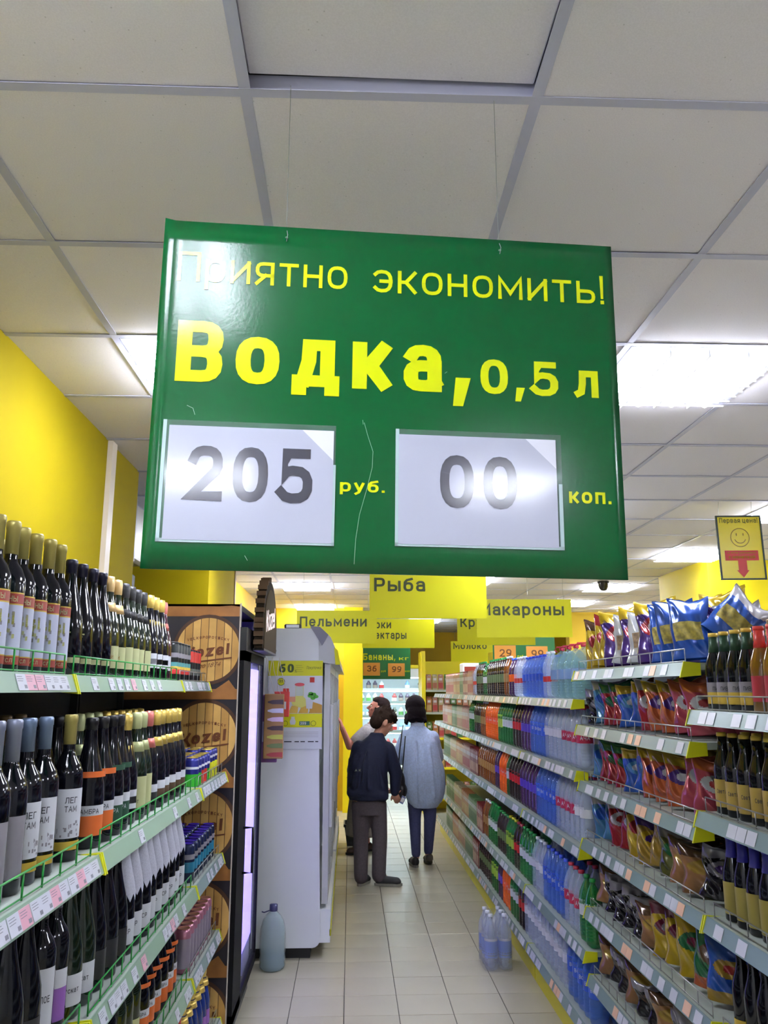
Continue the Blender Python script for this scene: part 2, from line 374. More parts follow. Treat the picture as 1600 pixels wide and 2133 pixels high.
MB().box((3.36, 7.52, 0), (XMAX, 8.75, H), mat('yellow_block_lit', (214, 194, 0), .6)).obj('wall_right_block', kind='structure')  # lighter copy of the wall yellow, its lit look put into the colour
MB().box((XMAX - .1, YMIN, 0), (XMAX, YMAX, H), OFFW).obj('wall_right', kind='structure')
MB().box((XMIN, YMIN - .1, 0), (XMAX, YMIN, H), OFFW).obj('wall_entrance', kind='structure')
MB().box((XMIN, 17.6, 0), (XMAX, 17.7, H), YD).obj('wall_far', kind='structure')
MB().box((-1.6, 12.55, 0), (-1.5, 17.6, H), YD).obj('wall_store_room', kind='structure')
dk = empty('ventilation_duct', (-1.75, 5.0, 0), label='grey metal ventilation duct high in the niche behind yellow pier', category='duct')
MB().box((-.37, -.44, 2.5), (.37, .44, 2.88), MET, bev=.02).obj('duct_body', dk)
MB().box((-.385, .1, 2.49), (.385, .14, 2.89), GREY).obj('flange', dk)
ck = MB().box((-.33, -.4, 0), (.33, .4, 2.44), mat('dark_filler', (40, 34, 24), .6), bev=.01).obj('filler', None, loc=(-1.75, 5.0, 0), label='dark cupboard standing in the niche below the metal duct', category='filler')  # dark box added to fill the niche below the duct

# ------------------------------------------------------------------ ceiling lamps
HOUS = mat('lamp_housing', (235, 238, 240), .35)
REFL = mat('lamp_reflector_glow', (240, 244, 248), .4, emit=2.6, emitc=(238, 241, 255))  # reflector plate behind the tubes, tube light on it put in as glow
TUBEM = mat('lamp_tube', (255, 255, 255), .5, emit=TUBE, emitc=(238, 241, 255))
hb = MB(); t = .286
hb.box((-t, -t, .012), (t, t, .018), REFL)
for a in (-1, 1): hb.box((a * t, -t, -.004), (a * (t - .006), t, .016), HOUS); hb.box((-t, a * t, -.004), (t, a * (t - .006), .016), HOUS)
hm = hb.mesh('housing')
lv = MB()
for k in range(1, 4): lv.box((-t + k * t / 2 - .003, -t + .01, -.034), (-t + k * t / 2 + .003, t - .01, .010), HOUS)
for k in range(1, 10): lv.box((-t + .01, -t + k * t / 5 - .0015, -.040), (t - .01, -t + k * t / 5 + .0015, -.034), HOUS)
lm = lv.mesh('louvre')
um = MB().tube([(0, -.27, 0), (0, .27, 0)], .013, TUBEM, 8).mesh('tube')
LN = {(0, 2): 'square fluorescent ceiling light left of the green price board', (3, 2): 'square fluorescent ceiling light touching the green price board on its right', (6, 9): 'glowing ceiling light left of the framed yellow sign',
      (6, 6): 'glowing ceiling light above and right of the framed yellow sign', (6, 13): 'glowing ceiling light above the dark dome camera', (0, 13): 'nearer lit ceiling light above the white freezer', (0, 17): 'farther lit ceiling light above the white freezer',
      (6, 16): 'glowing ceiling light just past the dark dome camera', (8, 17): 'glowing ceiling light above the snack bags, by the yellow block', (3, 21): 'lit ceiling light half hidden by the juice section sign',
      (0, -2): 'ceiling light just above the camera, mirrored in the green board', (0, -6): 'ceiling light behind the viewer on the left side', (3, -6): 'ceiling light behind the viewer on the right side', (6, -3): 'extra unseen ceiling light over the next aisle, near right wall',
      (6, 2): 'extra unseen ceiling light over the next aisle, beyond the beer bottles', (3, 6): 'extra ceiling light hidden above the fish section sign', (0, 8): 'extra unseen ceiling light above the front of white freezer', (3, 12): 'extra ceiling light hidden above the dumplings section sign', (9, 4): 'extra unseen ceiling light by the right wall, nearer one', (9, 10): 'extra unseen ceiling light by the right wall, farther one'}
for (c, r) in LIGHTS:
    o = empty('ceiling_light', (GX0 + (c + .5) * G, GY0 + (r + .5) * G, CEIL + .002), label=LN[(c, r)], category='ceiling light', group='square fluorescent ceiling lights')
    link('housing', hm, o); link('louvre', lm, o)
    for k in range(4): link('tube', um, o, (-.2145 + k * .143, 0, -.018))

# ------------------------------------------------------------------ the big price board
pb = empty('price_board', (.0745, 1.451, 2.239), rot=(math.radians(.23), math.radians(.67), math.radians(2.96)), label='large glossy green hanging price board for vodka, 205 roubles', category='price sign')
W, Hh = .878, .674
bd = MB(); nx = 48
# board with a slightly curling left edge and bottom left corner
def bz(x, z):
    e = 0.0
    if x < -.414: e += -.007 * ((-.414 - x) / .025) ** 2 * (1 if z > .1 else .6)
    return e
gx = [-W / 2 + W * i / nx for i in range(nx + 1)]; gz = [-Hh / 2 + Hh * i / 16 for i in range(17)]
vs = [(x, bz(x, z) - .0015, z) for z in gz for x in gx]; n1 = len(vs); vs += [(x, bz(x, z) + .0025, z) for z in gz for x in gx]
fs = []; q = nx + 1
for j in range(16):
    for i in range(nx): fs.append((j * q + i, j * q + i + 1, j * q + q + i + 1, j * q + q + i)); fs.append((n1 + j * q + i, n1 + j * q + q + i, n1 + j * q + q + i + 1, n1 + j * q + i + 1))
for i in range(nx): fs.append((i, n1 + i, n1 + i + 1, i + 1)); k = 16 * q + i; fs.append((k, k + 1, n1 + k + 1, n1 + k))
for j in range(16): k = j * q; fs.append((k, k + q, n1 + k + q, n1 + k)); k = j * q + nx; fs.append((k, n1 + k, n1 + k + q, k + q))
bd.add(vs, fs, GREEN, True).obj('board', pb)
L = MB(); yy = -.0025
L.text('Приятно', -.411, .2117, .0610, LETY, yy - .009 * 0, wt=.125, width=.322)
L.obj('slogan_lettering', pb, label='thin yellow word, upper left')
L = MB(); L.text('экономить!', -.0374, .2095, .0610, LETY, yy, wt=.125, width=.456)
L.obj('slogan_lettering', pb, label='thin yellow word, upper right')
L = MB(); L.text('Водка,', -.4027, .0115, .1205, LETY, yy, wt=.255, width=.548); L.obj('product_lettering', pb, label='bold yellow product name'); L = MB(); L.text('0,5', .1683, .0125, .070, LETY, yy, wt=.215, width=.152); L.obj('volume_lettering', pb); L = MB(); L.text('л', .352, .0135, .0700, LETY, yy, wt=.2, width=.047)
L.obj('unit_lettering', pb)
L = MB(); L.text('руб.', -.0945, -.1875, .0225, LETY, yy, wt=.19, width=.082); L.obj('rouble_lettering', pb)
L = MB(); L.text('коп.', .333, -.1955, .0285, LETY, yy, wt=.2, width=.081); L.obj('kopeck_lettering', pb)
HOLD = mat('clear_holder', (170, 200, 190), .05, alpha=.22, spec=.8)
HOLDE = mat('holder_edge', (176, 200, 200), .25)
GL = mat('pocket_gloss', (255, 255, 255), .06, alpha=.04, spec=1.0)
def pocket(x0, x1, z0, z1, cx0, cx1, txt, tx, tw, tz, tc, nm, slot):
    MB().box((x0, -.0035, z0), (x1, -.0015, z1), HOLD).obj('card_holder', pb, label='clear plastic ' + nm + ' pocket')
    e = MB().box((x0, -.0042, z0), (x0 + .0065, -.0015, z1), HOLDE); e.box((x0, -.0042, z0), (x1, -.0015, z0 + .0065), HOLDE)
    if slot: e.box((x1 - .007, -.0042, z0), (x1, -.0015, z0 + .125), HOLDE)
    else: e.box((x1 - .004, -.0042, z0), (x1 + .001, -.0015, z1 - .075), HOLDE)
    e.obj('holder_edge', pb)
    k = MB().poly([(cx0, z0 + .004), (cx1, z0 + .004), (cx1, z1 - .0105), (cx0, z1 - .0105)], -.005, PAPER, -.0045)
    k.poly([(cx1 - .058, z1 - .0107), (cx1 - .0005, z1 - .067), (cx1 - .0005, z1 - .0107)], -.0052, mat('paper_bright', (226, 228, 240), .3))
    k.obj('price_card', pb, label='white card printed ' + txt)
    MB().text(txt, tx, tz, tc, INK, -.0056, wt=.19, width=tw).obj('numerals', pb)
    # bowed clear cover
    vs = []; fs = []
    for i in range(9):
        x = cx0 + (cx1 - cx0) * i / 8; d = -.0062 - .004 * math.sin(PI * i / 8)
        vs += [(x, d, z0 + .004), (x, d - .0015, (z0 + z1) / 2), (x, d, z1 - .012)]
    for i in range(8):
        for j in range(2): fs.append((i * 3 + j, i * 3 + 3 + j, i * 3 + 4 + j, i * 3 + 1 + j))
    MB().add(vs, fs, GL, True).obj('clear_cover', pb)
pocket(-.4168, -.1040, -.2885, -.0635, -.4055, -.1075, '205', -.3684, .224, -.2135, .1025, 'rouble', False)
pocket(.0068, .3205, -.2855, -.0645, .0125, .3100, '00', .0892, .1445, -.2125, .1005, 'kopeck', True)
sc = MB(); SCR = mat('scratch', (150, 190, 160), .4)
for pts in ([(-.052, -.055), (-.045, -.08), (-.035, -.11), (-.036, -.14), (-.045, -.18), (-.058, -.23), (-.064, -.275), (-.066, -.32)], [(-.377, -.035), (-.366, -.04), (-.362, -.052)], [(-.055, -.05), (-.054, -.058)], [(-.26, -.31), (-.255, -.318)], [(.1, .05), (.104, .053)]):
    for a, b_ in zip(pts, pts[1:]):
        for qd in stroke([a, b_], .0007): sc.add([(p.x, -.0027, p.y) for p in qd], [(0, 1, 2, 3)], SCR)
sc.obj('scratches', pb, kind='stuff')
WIRE = mat('clear_line', (150, 155, 155), .3, .3)
sw = MB()
for x in (-.2085, .2105):
    sw.tube([(x, -.004, .305), (x + .002, -.006, .318), (x - .001, .002, .337), (x - .004, .003, .6575)], .0007, WIRE, 4)
    sw.lathe([(0, -.0), (.0028, .0), (.0028, .001), (0, .001)], SCR, 8, (x, -.004, .3125))
sw.obj('hanging_line', pb, kind='stuff')

# ------------------------------------------------------------------ other hanging signs
def lines(parent, w_, ztop, zc):
    for x in (-w_ * .42, w_ * .42): MB().tube([(x, 0, ztop), (x, 0, zc)], .0012, WIRE, 4).obj('hanging_line', parent)
def zone_sign(cx, y, zb, w_, h_, yaw, txts, label):
    o = empty('aisle_sign', (cx, y, zb), rz=math.radians(yaw), label=label, category='aisle sign', group='yellow hanging aisle signs')
    MB().box((-w_ / 2, -.002, 0), (w_ / 2, .002, h_), YSIGN).obj('board', o)
    m = MB()
    for t_, x, z, cap, wd in txts: m.text(t_, x - cx, z - zb, cap, DARKT, -.003, wt=.18, width=wd)
    m.obj('lettering', o); lines(o, w_, h_, CEIL - zb)
zone_sign(.531, 5.6, 2.177, .808, .34, .3, [('Рыба', .158, 2.362, .094, .352)], 'largest yellow aisle sign, reading Рыба, just below the green board')
zone_sign(-.14, 8.2, 2.151, .80, .325, .2, [('Пельмени', -.508, 2.317, .098, .665)], 'yellow aisle sign reading Пельмени above the white freezer')
zone_sign(1.49, 7.0, 2.138, .82, .325, -1.2, [('Макароны', 1.1, 2.325, .1, .735)], 'yellow aisle sign reading Макароны above the drinks')
zone_sign(.526, 9.1, 2.15, .8, .32, .2, [('Соки', .205, 2.365, .085, .24), ('Нектары', .205, 2.25, .085, .41)], 'yellow aisle sign reading Соки Нектары behind the fish sign')
zone_sign(1.545, 8.7, 2.163, .83, .33, -1.0, [('Крупы', 1.165, 2.352, .1, .42)], 'yellow aisle sign reading Кр, half covered by the pasta sign')
zone_sign(1.99, 13, 2.12, .82, .33, 0, [('Молоко', 1.62, 2.328, .1, .53)], 'small far yellow aisle sign reading Молоко')
ORC = mat('orange_card', (232, 158, 62), .4)
BRN = mat('brown_ink', (110, 62, 24), .5)
def far_price(cx, y, zb, name1, name2, n1_, n2_, label):
    o = empty('price_board', (cx, y, zb), label=label, category='price sign', group='far green price boards')
    MB().box((-.42, -.002, 0), (.42, .002, .66), GREENF).obj('board', o)
    m = MB().text('Приятно экономить!', -.4, .575, .05, LETY, -.004, wt=.14, width=.8)
    m.text(name1, -.405, .325, .115, LETY, -.004, wt=.2, width=.56); name2 and m.text(name2, .22, .325, .06, LETY, -.004, wt=.18, width=.17)
    m.text('руб', -.09, .12, .035, LETY, -.004, wt=.18, width=.08); m.text('коп', .325, .12, .035, LETY, -.004, wt=.18, width=.08); m.obj('lettering', o)
    for x, t_, z in ((-.4, n1_, .06), (.03, n2_, .05)):
        k = MB().box((x, -.006, z), (x + .29, -.003, z + .22), ORC).obj('price_card', o)
        MB().text(t_, x + .07, z + .07, .1, BRN, -.007, wt=.17, width=.16).obj('numerals', o)
    lines(o, .84, .66, CEIL - zb)
far_price(.62, 14.4, 1.88, 'Бананы,', 'кг', '36', '99', 'small green price board for bananas above the bright doorway')
far_price(2.32, 11, 2.0, 'Сахар,', '', '29', '99', 'green price board reading 29 99 above the bottled water')

fs_ = empty('framed_sign', (2.513, 5.1, 2.385), rot=(0, math.radians(-.5), math.radians(-2)), label='framed yellow first price sign with smiling face and red arrow', category='sign')
w2, h2 = .294, .42
MB().box((-w2 / 2, -.003, 0), (w2 / 2, .003, h2), mat('yellow_poster', (222, 204, 10), .3)).obj('poster', fs_)
FRM = mat('dark_frame', (34, 52, 40), .4); e = MB()
for a in (-1, 1): e.box((a * w2 / 2 - a * .0, -.007, 0), (a * w2 / 2 - a * .01, .005, h2), FRM)
e.box((-w2 / 2, -.007, 0), (w2 / 2, .005, .01), FRM).box((-w2 / 2, -.007, h2 - .01), (w2 / 2, .005, h2), FRM); e.obj('frame', fs_)
m = MB(); m.text('Первая цена!', -.125, .372, .032, mat('olive_ink', (92, 92, 10), .5), -.0045, wt=.17, width=.25); m.obj('lettering', fs_)
m = MB(); n = 22; rr = [(.0 + .06 * math.cos(2 * PI * i / n), .275 + .06 * math.sin(2 * PI * i / n)) for i in range(n)]
OL = mat('olive_line', (140, 116, 10), .5)
for qd in stroke(rr, .005, True): m.add([(p.x, -.0045, p.y) for p in qd], [(0, 1, 2, 3)], OL)
for qd in stroke(arc(0, .272, .036, .034, 200, 340, 8, 2), .005): m.add([(p.x, -.0045, p.y) for p in qd], [(0, 1, 2, 3)], OL)
for a in (-.022, .022): m.disc(a, .295, .004, .010, -.0045, OL, 10)
m.obj('smiling_face', fs_)
RED = mat('red_print', (190, 44, 34), .4)
m = MB().box((-.108, -.0045, .125), (.108, -.004, .19), RED); m.poly([(-.028, .125), (.028, .125), (.028, .062), (.04, .062), (0, .015), (-.04, .062), (-.028, .062)], -.0045, RED); m.obj('arrow', fs_)
m = MB(); m.text('ищите ценники', -.09, .17, .012, YEL, -.005, wt=.16, width=.18); m.text('с монеткой', -.085, .138, .021, YEL, -.005, wt=.2, width=.17); m.obj('arrow_lettering', fs_)
for x in (-.125, .09): MB().tube([(x, 0, h2), (x + .01, 0, CEIL - 2.385)], .0012, WIRE, 4).obj('hanging_line', fs_)

dc = MB().lathe([(.0, -.11), (.035, -.1), (.055, -.06), (.058, -.03), (.065, 0), (0, 0)], mat('dome_dark', (40, 40, 40), .2), 16)
dc.obj('dome_camera', None, loc=(2.86, 9.12, CEIL), label='small dark dome camera on the ceiling above pasta sign', category='camera')

# ================================================================== SHELVING
ORD = ['first', 'second', 'third', 'fourth', 'fifth', 'sixth', 'seventh', 'eighth', 'ninth', 'tenth', 'eleventh', 'twelfth', 'thirteenth', 'fourteenth', 'fifteenth', 'sixteenth', 'seventeenth', 'eighteenth', 'nineteenth', 'twentieth']
TAGI = mat('tag_ink', (120, 122, 134), .5)
def tag_mesh(tm_, ink=True):
    m = MB().box((-.0265, -.0008, -.0185), (.0265, .0004, .0185), tm_)
    if ink:
        for k in range(3): m.box((-.022, -.0011, .012 - .005 * k), (.006 + .004 * (k % 2), -.0009, .0132 - .005 * k), TAGI)
        m.box((.008, -.0011, -.014), (.022, -.0009, -.006), TAGI)
    return m.mesh('price_tag')
TAGS = {'w': tag_mesh(TAGW), 'p': tag_mesh(TAGP), 'o': tag_mesh(TAGO, False), 'b': tag_mesh(TAGW, False)}
def shelf_unit(label, s, tiers, Y0, Y1, back, strip, guard, tags, kick=None, caps=True, top=2.0, plist='wwwww', zkick=.0):
    """s=-1 shelves on the left (face +X), +1 on the right (face -X). tiers: list of (front X, z)."""
    u = empty('shelving_unit', (back, (Y0 + Y1) / 2, 0), label=label, category='shelving unit')
    def P(x, y, z): return (x - back, y - (Y0 + Y1) / 2, z)
    def B(m, a, b, mt): return m.box(P(*a), P(*b), mt)
    B(MB(), (back, Y0 + .01, .02), (back + s * .03, Y1 - .01, top), SHELFD).obj('back_panel', u)
    for y in (Y0 + .012, Y1 - .012):
        B(MB(), (back - s * .03, y - .01, 0), (back - s * .0, y + .01, top), SHELFD).obj('upright', u)
    for k, (xf, z) in enumerate(tiers):
        m = MB(); B(m, (back, Y0 + .003, z - .022), (xf, Y1 - .003, z), SHELF)
        sh = m.obj('shelf', u)
        # slanted ticket strip
        dx = -s * .016; st = MB(); a0 = P(xf, Y0 + .003, z + .002); a1 = P(xf, Y1 - .003, z + .002); b0 = P(xf + dx, Y0 + .003, z - .042); b1 = P(xf + dx, Y1 - .003, z - .042)
        t0 = s * .003
        vs = [a0, a1, b1, b0] + [(p[0] + t0, p[1], p[2]) for p in (a0, a1, b1, b0)]
        st.add(vs, [(0, 1, 2, 3), (7, 6, 5, 4), (0, 4, 5, 1), (1, 5, 6, 2), (2, 6, 7, 3), (3, 7, 4, 0)], strip)
        st.obj('ticket_strip', sh)
        y = Y0 + .05 + random.random() * .05
        while y < Y1 - .03:
            if random.random() < tags:
                kd = random.choice(plist)
                if s > 0 and kd == 'w': kd = 'b'
                o = link('price_tag', TAGS[kd], sh); th = math.atan2(.016, .044)
                rz_ = PI / 2 if s < 0 else -PI / 2
                o.location = P(xf + dx * .5 - s * .0012, y, z - .020)
                o.rotation_euler = (-th, 0, rz_)
            y += random.choice((.052, .054, .058) if (s < 0 and Y0 < 2) else (.055, .058, .085, .11))
        if caps:
            cp = MB()
            for yy_ in (Y0 - .001, Y1 - .005):
                if s > 0 and yy_ > Y0 + .5 and Y1 > 5: pass
                v4 = [P(xf + s * .05, yy_, z - .001), P(xf - s * .004, yy_, z + .004), P(xf + dx - s * .004, yy_, z - .047), P(xf + s * .05, yy_, z - .040)]
                v8 = v4 + [(p[0], p[1] + .006, p[2]) for p in v4]
                cp2 = MB().add(v8, [(0, 1, 2, 3), (7, 6, 5, 4), (0, 4, 5, 1), (1, 5, 6, 2), (2, 6, 7, 3), (3, 7, 4, 0)], ECAP)
                cp2.obj('end_cap', sh)
        if guard and k < len(tiers):
            gm, gh = guard; g = MB(); x = xf + s * .014
            def T(p, q_, r_=.0018): g.tube([P(*p), P(*q_)], r_, gm, 5)
            T((x, Y0 + .03, z + gh), (x, Y1 - .03, z + gh), .0024); T((x, Y0 + .03, z + .006), (x, Y1 - .03, z + .006))
            n = max(3, int((Y1 - Y0) / .105))
            for i in range(n + 1):
                y = Y0 + .03 + (Y1 - Y0 - .06) * i / n; T((x, y, z + .002), (x, y, z + gh), .0024 if gm is GWIRE else .0018)
            g.obj('guard_rail', sh, kind='stuff')
    if kick:
        m = MB(); B(m, (kick[0], Y0 + .002, 0), (kick[0] + s * .02, Y1 - .002, kick[1]), kick[2]); m.obj('kick_plate', u)
    return u
KY = mat('kick_yellow', (206, 196, 24), .4)
KD = mat('kick_dark', (50, 52, 56), .5)
LZ = [1.737, 1.300, .922, .580, .20]
LX = [-.72, -.62, -.62, -.62, -.60]
lt = list(zip(LX, LZ))
shelf_unit('nearest left wine shelving unit with green wire guards', -1, lt, .95, 2.19, -1.17, STRIPL, (GWIRE, .052), .85, (-.66, .16, KD), plist='wwwwpp', top=1.86)
shelf_unit('middle left wine shelving unit with green guards and yellow end caps', -1, lt, 2.20, 3.57, -1.17, STRIPL, (GWIRE, .052), .42, (-.66, .16, KD), plist='wwwwwp', top=1.86)
shelf_unit('narrow left shelving unit of cans beside the barrel print', -1, lt, 3.58, 4.27, -1.17, STRIPR, (CHROME, .045), .7, (-.66, .16, KD), top=1.86)
RB = 1.62
DZ = [1.652, 1.320, .972, .535, .206]
DX = [1.08, 1.08, 1.08, 1.08, 1.08]
snz = [1.785, 1.535, 1.283, 1.027, .735, .455, .2]
shelf_unit('nearest right shelving unit holding beer bottles', 1, [(1.08, 1.635), (1.08, 1.331), (1.08, 1.030), (1.08, .72), (1.08, .42)], 1.30, 2.63, RB, STRIPR, (CHROME, .045), .5, (1.13, .3, KY), plist='www', top=1.85)
shelf_unit('right shelving unit of snack bags with silver guards', 1, [(1.08, z) for z in snz], 2.64, 3.97, RB, STRIPR, (CHROME, .045), .62, (1.13, .16, KY), plist='wwwwwo', top=1.95)
yb = 4.0
names = ['nearest drinks shelving unit with bottled water', 'second drinks shelving unit with water and cola', 'third drinks shelving unit with orange and green sodas', 'fourth drinks shelving unit with dark bottles', 'farthest drinks shelving unit with juice cartons']
for i in range(5):
    shelf_unit(names[i], 1, list(zip(DX, DZ)), yb + .005, yb + 1.325, RB, STRIPR, None, .7 if i < 3 else .45, (1.12, .165, KY), caps=(i == 0), plist='wwwwwwo', top=1.9)
    yb += 1.33
DEND = yb

# ================================================================== PRODUCTS
class Proto:
    def __init__(s, name, cat, body, parts=()): s.name, s.cat, s.body, s.parts = name, cat, body, parts; s.used = {}
    def put(s, x, y, z, rz, label, group=None, rot=None):
        o = link(s.name, s.body, None, (x, y, z + .0015), rz, rot, label=label, category=s.cat, group=group)
        for pt in s.parts:
            c = link(pt[0], pt[1], o)
            for sp in (pt[2] if len(pt) > 2 else ()): link(sp[0], sp[1], c)
        return o
def band(m, r, rows, a=1.15):
    for z0, z1, mt in rows: m.patch(r, z0, z1, -PI / 2 - a, -PI / 2 + a, mt, 10)
    return m
LW = mat('label_white', (196, 198, 206), .5); LP = mat('label_pale', (176, 178, 130), .5); LR = mat('label_red', (150, 52, 40), .4); LG = mat('label_gold', (196, 164, 60), .4, .2)
LO_ = mat('label_orange', (206, 98, 36), .5); LGR = mat('label_green', (28, 72, 50), .5); LK = mat('label_dark', (34, 34, 38), .4); LGY = mat('label_grey', (128, 124, 132), .5)
LPUR = mat('label_purple', (140, 90, 170), .5); LBL = mat('label_blue', (40, 84, 190), .4); LINK = mat('label_ink', (50, 50, 58), .5); LKR = mat('label_kraft', (150, 116, 50), .5)
LILAC = mat('label_lilac', (186, 190, 214), .5)
PW = [(0, 0), (.034, 0), (.0375, .004), (.0375, .19), (.036, .205), (.030, .222), (.020, .238), (.0150, .252), (.0142, .262), (.0142, .338), (0, .338)]
PT = [(0, 0), (.034, 0), (.0375, .004), (.0380, .20), (.0365, .215), (.028, .238), (.018, .252), (.0148, .262), (.0145, .35), (0, .35)]
PS = [(0, 0), (.040, 0), (.0425, .004), (.0430, .125), (.041, .155), (.034, .19), (.025, .225), (.018, .26), (.0155, .29), (.0150, .325), (0, .325)]
def capsule(m_, top, hgt, r=.0155, foil=False):
    m = MB()
    if foil: m.lathe([(.031, top - hgt), (.024, top - hgt + .03), (.0185, top - .085), (.0165, top - .05), (.0185, top - .045), (.0195, top - .012), (.0165, top + .001), (0, top + .004)], m_, 14)
    else: m.lathe([(r, top - hgt), (r + .0003, top - .018), (r + .0014, top - .017), (r + .0014, top - .003), (r - .001, top + .001), (0, top + .001)], m_, 14)
    return m.mesh('capsule')
def bottle(prof, glass, cap_m, cap_h, rows, foil=False, txt=None, r=None, a=1.15, extra=None):
    body = MB().lathe(prof, glass, 18).mesh('bottle'); top = prof[-1][1]; r = r or max(p[0] for p in prof)
    parts = [('capsule', capsule(cap_m, top, cap_h, prof[-2][0] + .0008, foil))]
    lb = MB(); band(lb, r + .0006, rows, a)
    for t_ in (txt or ()): lb.text(t_[0], -t_[4] / 2, t_[1], t_[2], t_[3], wt=.15, width=t_[4], curve=r + .0011)
    if extra: extra(lb, r + .0012)
    parts.append(('label', lb.mesh('label')))
    return Proto('wine_bottle', 'bottle', body, parts)
OLV = mat('olive_art', (150, 148, 70), .5)
def grapes(m, r):
    for i in range(26):
        a = -PI / 2 + random.uniform(-.25, .4) + .1; z = random.uniform(.075, .13); m.patch(r, z, z + .009, a, a + .14, random.choice([OLV, OLV, LP, LGY]), 2)
def sketch(m, r):
    for i in range(14):
        a = -PI / 2 + random.uniform(-.8, .7); z = .055 + random.random() * .03; m.patch(r, z, z + random.uniform(.003, .012), a, a + random.uniform(.03, .16), LGY, 1)
B = {}
B['chato'] = bottle(PT, GLASSD, GOLDM, .078, [(.018, .036, LR), (.036, .0385, LG), (.0385, .152, LILAC), (.152, .155, LG), (.155, .178, LR), (.178, .181, LG)], txt=[('ПОЛУСЛ', .023, .009, LP, .05), ('ЛЫХНЫ', .1595, .013, LP, .052)], extra=grapes, a=1.25)
B['legend_blue'] = bottle(PW, GLASSD, BLUEC, .07, [(.025, .045, LG), (.052, .165, LW)], txt=[('ЛЕГ', .132, .014, LINK, .030), ('ТАМ', .112, .014, LINK, .030)], extra=sketch, a=1.0)
B['legend_gold'] = bottle(PW, GLASSD, GOLDM, .07, [(.025, .045, LG), (.052, .165, LW)], txt=[('ЛЕГ', .132, .014, LINK, .030), ('ТАМ', .112, .014, LINK, .030)], extra=sketch, a=1.0)
B['grey'] = bottle(PW, GLASSD, SILV, .085, [(.03, .15, LGY)], a=.75, extra=sketch)
B['navy'] = bottle(PS, GLASSD, NAVY, .11, [(.035, .05, LP)], a=1.1, extra=lambda m, r: [m.patch(r, .06 + k * .007, .064 + k * .007, -2.5 + k * .12, -2.35 + k * .12, LP, 1) for k in range(9)])
B['peach'] = bottle(PS, GLASSG, PEACH, .115, [(.03, .1, LP)], foil=True, txt=[('Асти', .06, .014, LKR, .04)])
B['darkfoil'] = bottle(PS, GLASSG, mat('charcoal_foil', (52, 52, 54), .4, .3, bump=.2, nscale=120), .12, [(.03, .105, LP)], foil=True)
B['gold'] = bottle(PS, GLASSD, GOLD, .125, [(.045, .1, LW), (.06, .08, LK)], foil=True)
B['rose'] = bottle(PS, mat('rose_glass', (60, 20, 40), .08, spec=.8), PINKF, .12, [(.04, .1, LW)], foil=True)
B['orange'] = bottle(PS, GLASSD, BLACK, .03, [(.03, .08, LO_), (.08, .105, LW), (.175, .19, LO_)], txt=[('АМБРА', .085, .012, LINK, .05)])
B['green_l'] = bottle(PS, GLASSD, BLACK, .03, [(.03, .08, LGR), (.08, .105, LW), (.175, .19, LGR)], txt=[('АМБРА', .06, .013, LW, .05)])
B['lime'] = bottle(PS, GLASSG, LIMEF, .12, [(.035, .13, LP)], foil=True, txt=[('БРЮТ', .05, .01, LINK, .03)])
B['pink'] = bottle(PS, GLASSD, PINKF, .12, [(.06, .085, LW), (.03, .06, LK)], foil=True)
B['gold2'] = bottle(PS, GLASSD, GOLD, .12, [(.062, .09, LW), (.03, .062, mat('label_brown', (74, 50, 30), .5))], foil=True)
B['greenfoil'] = bottle(PS, GLASSG, GREENC, .14, [(.03, .1, LW)], foil=True, txt=[('Мускат', .06, .012, LINK, .05)])
B['black'] = bottle(PS, GLASSD, BLACK, .13, [(.03, .1, LK)], foil=True)
B['plainwhite'] = bottle(PW, GLASSD, BLACK, .07, [(.03, .17, LW)], txt=[('БЕЛОЕ', .1, .014, LINK, .04)], a=.9)
B['purple'] = bottle(PW, GLASSD, NAVY, .07, [(.03, .1, LPUR), (.1, .14, LW)], a=.9)
B['pale_l'] = bottle(PW, GLASSG, mat('brown_capsule', (96, 74, 40), .4, .3), .07, [(.03, .11, LP)], txt=[('Вино', .07, .014, LINK, .035)], a=1.0)
sl = MB()   # paper sleeve with a zigzag hem
n = 20; vs = []; fs = []
for i in range(n):
    a = 2 * PI * i / n; z0 = .148 + (.022 if i % 2 else 0)
    vs += [(.043 * math.cos(a), .043 * math.sin(a), z0), (.0375 * math.cos(a), .0375 * math.sin(a), .2), (.021 * math.cos(a), .021 * math.sin(a), .27), (.019 * math.cos(a), .019 * math.sin(a), .327)]
for i in range(n):
    j = (i + 1) % n
    for k in range(3): fs.append((i * 4 + k, j * 4 + k, j * 4 + k + 1, i * 4 + k + 1))
sl.add(vs, fs, mat('sleeve_paper', (178, 180, 194), .6, noise=.12, nscale=300), True)
pb_ = bottle(PS, GLASSD, BLACK, .02, [(.03, .1, LW)], txt=[('СССР', .06, .014, LINK, .04)])
B['sleeve'] = Proto('wine_bottle', 'bottle', pb_.body, [('sleeve', sl.mesh('sleeve')), pb_.parts[1]])
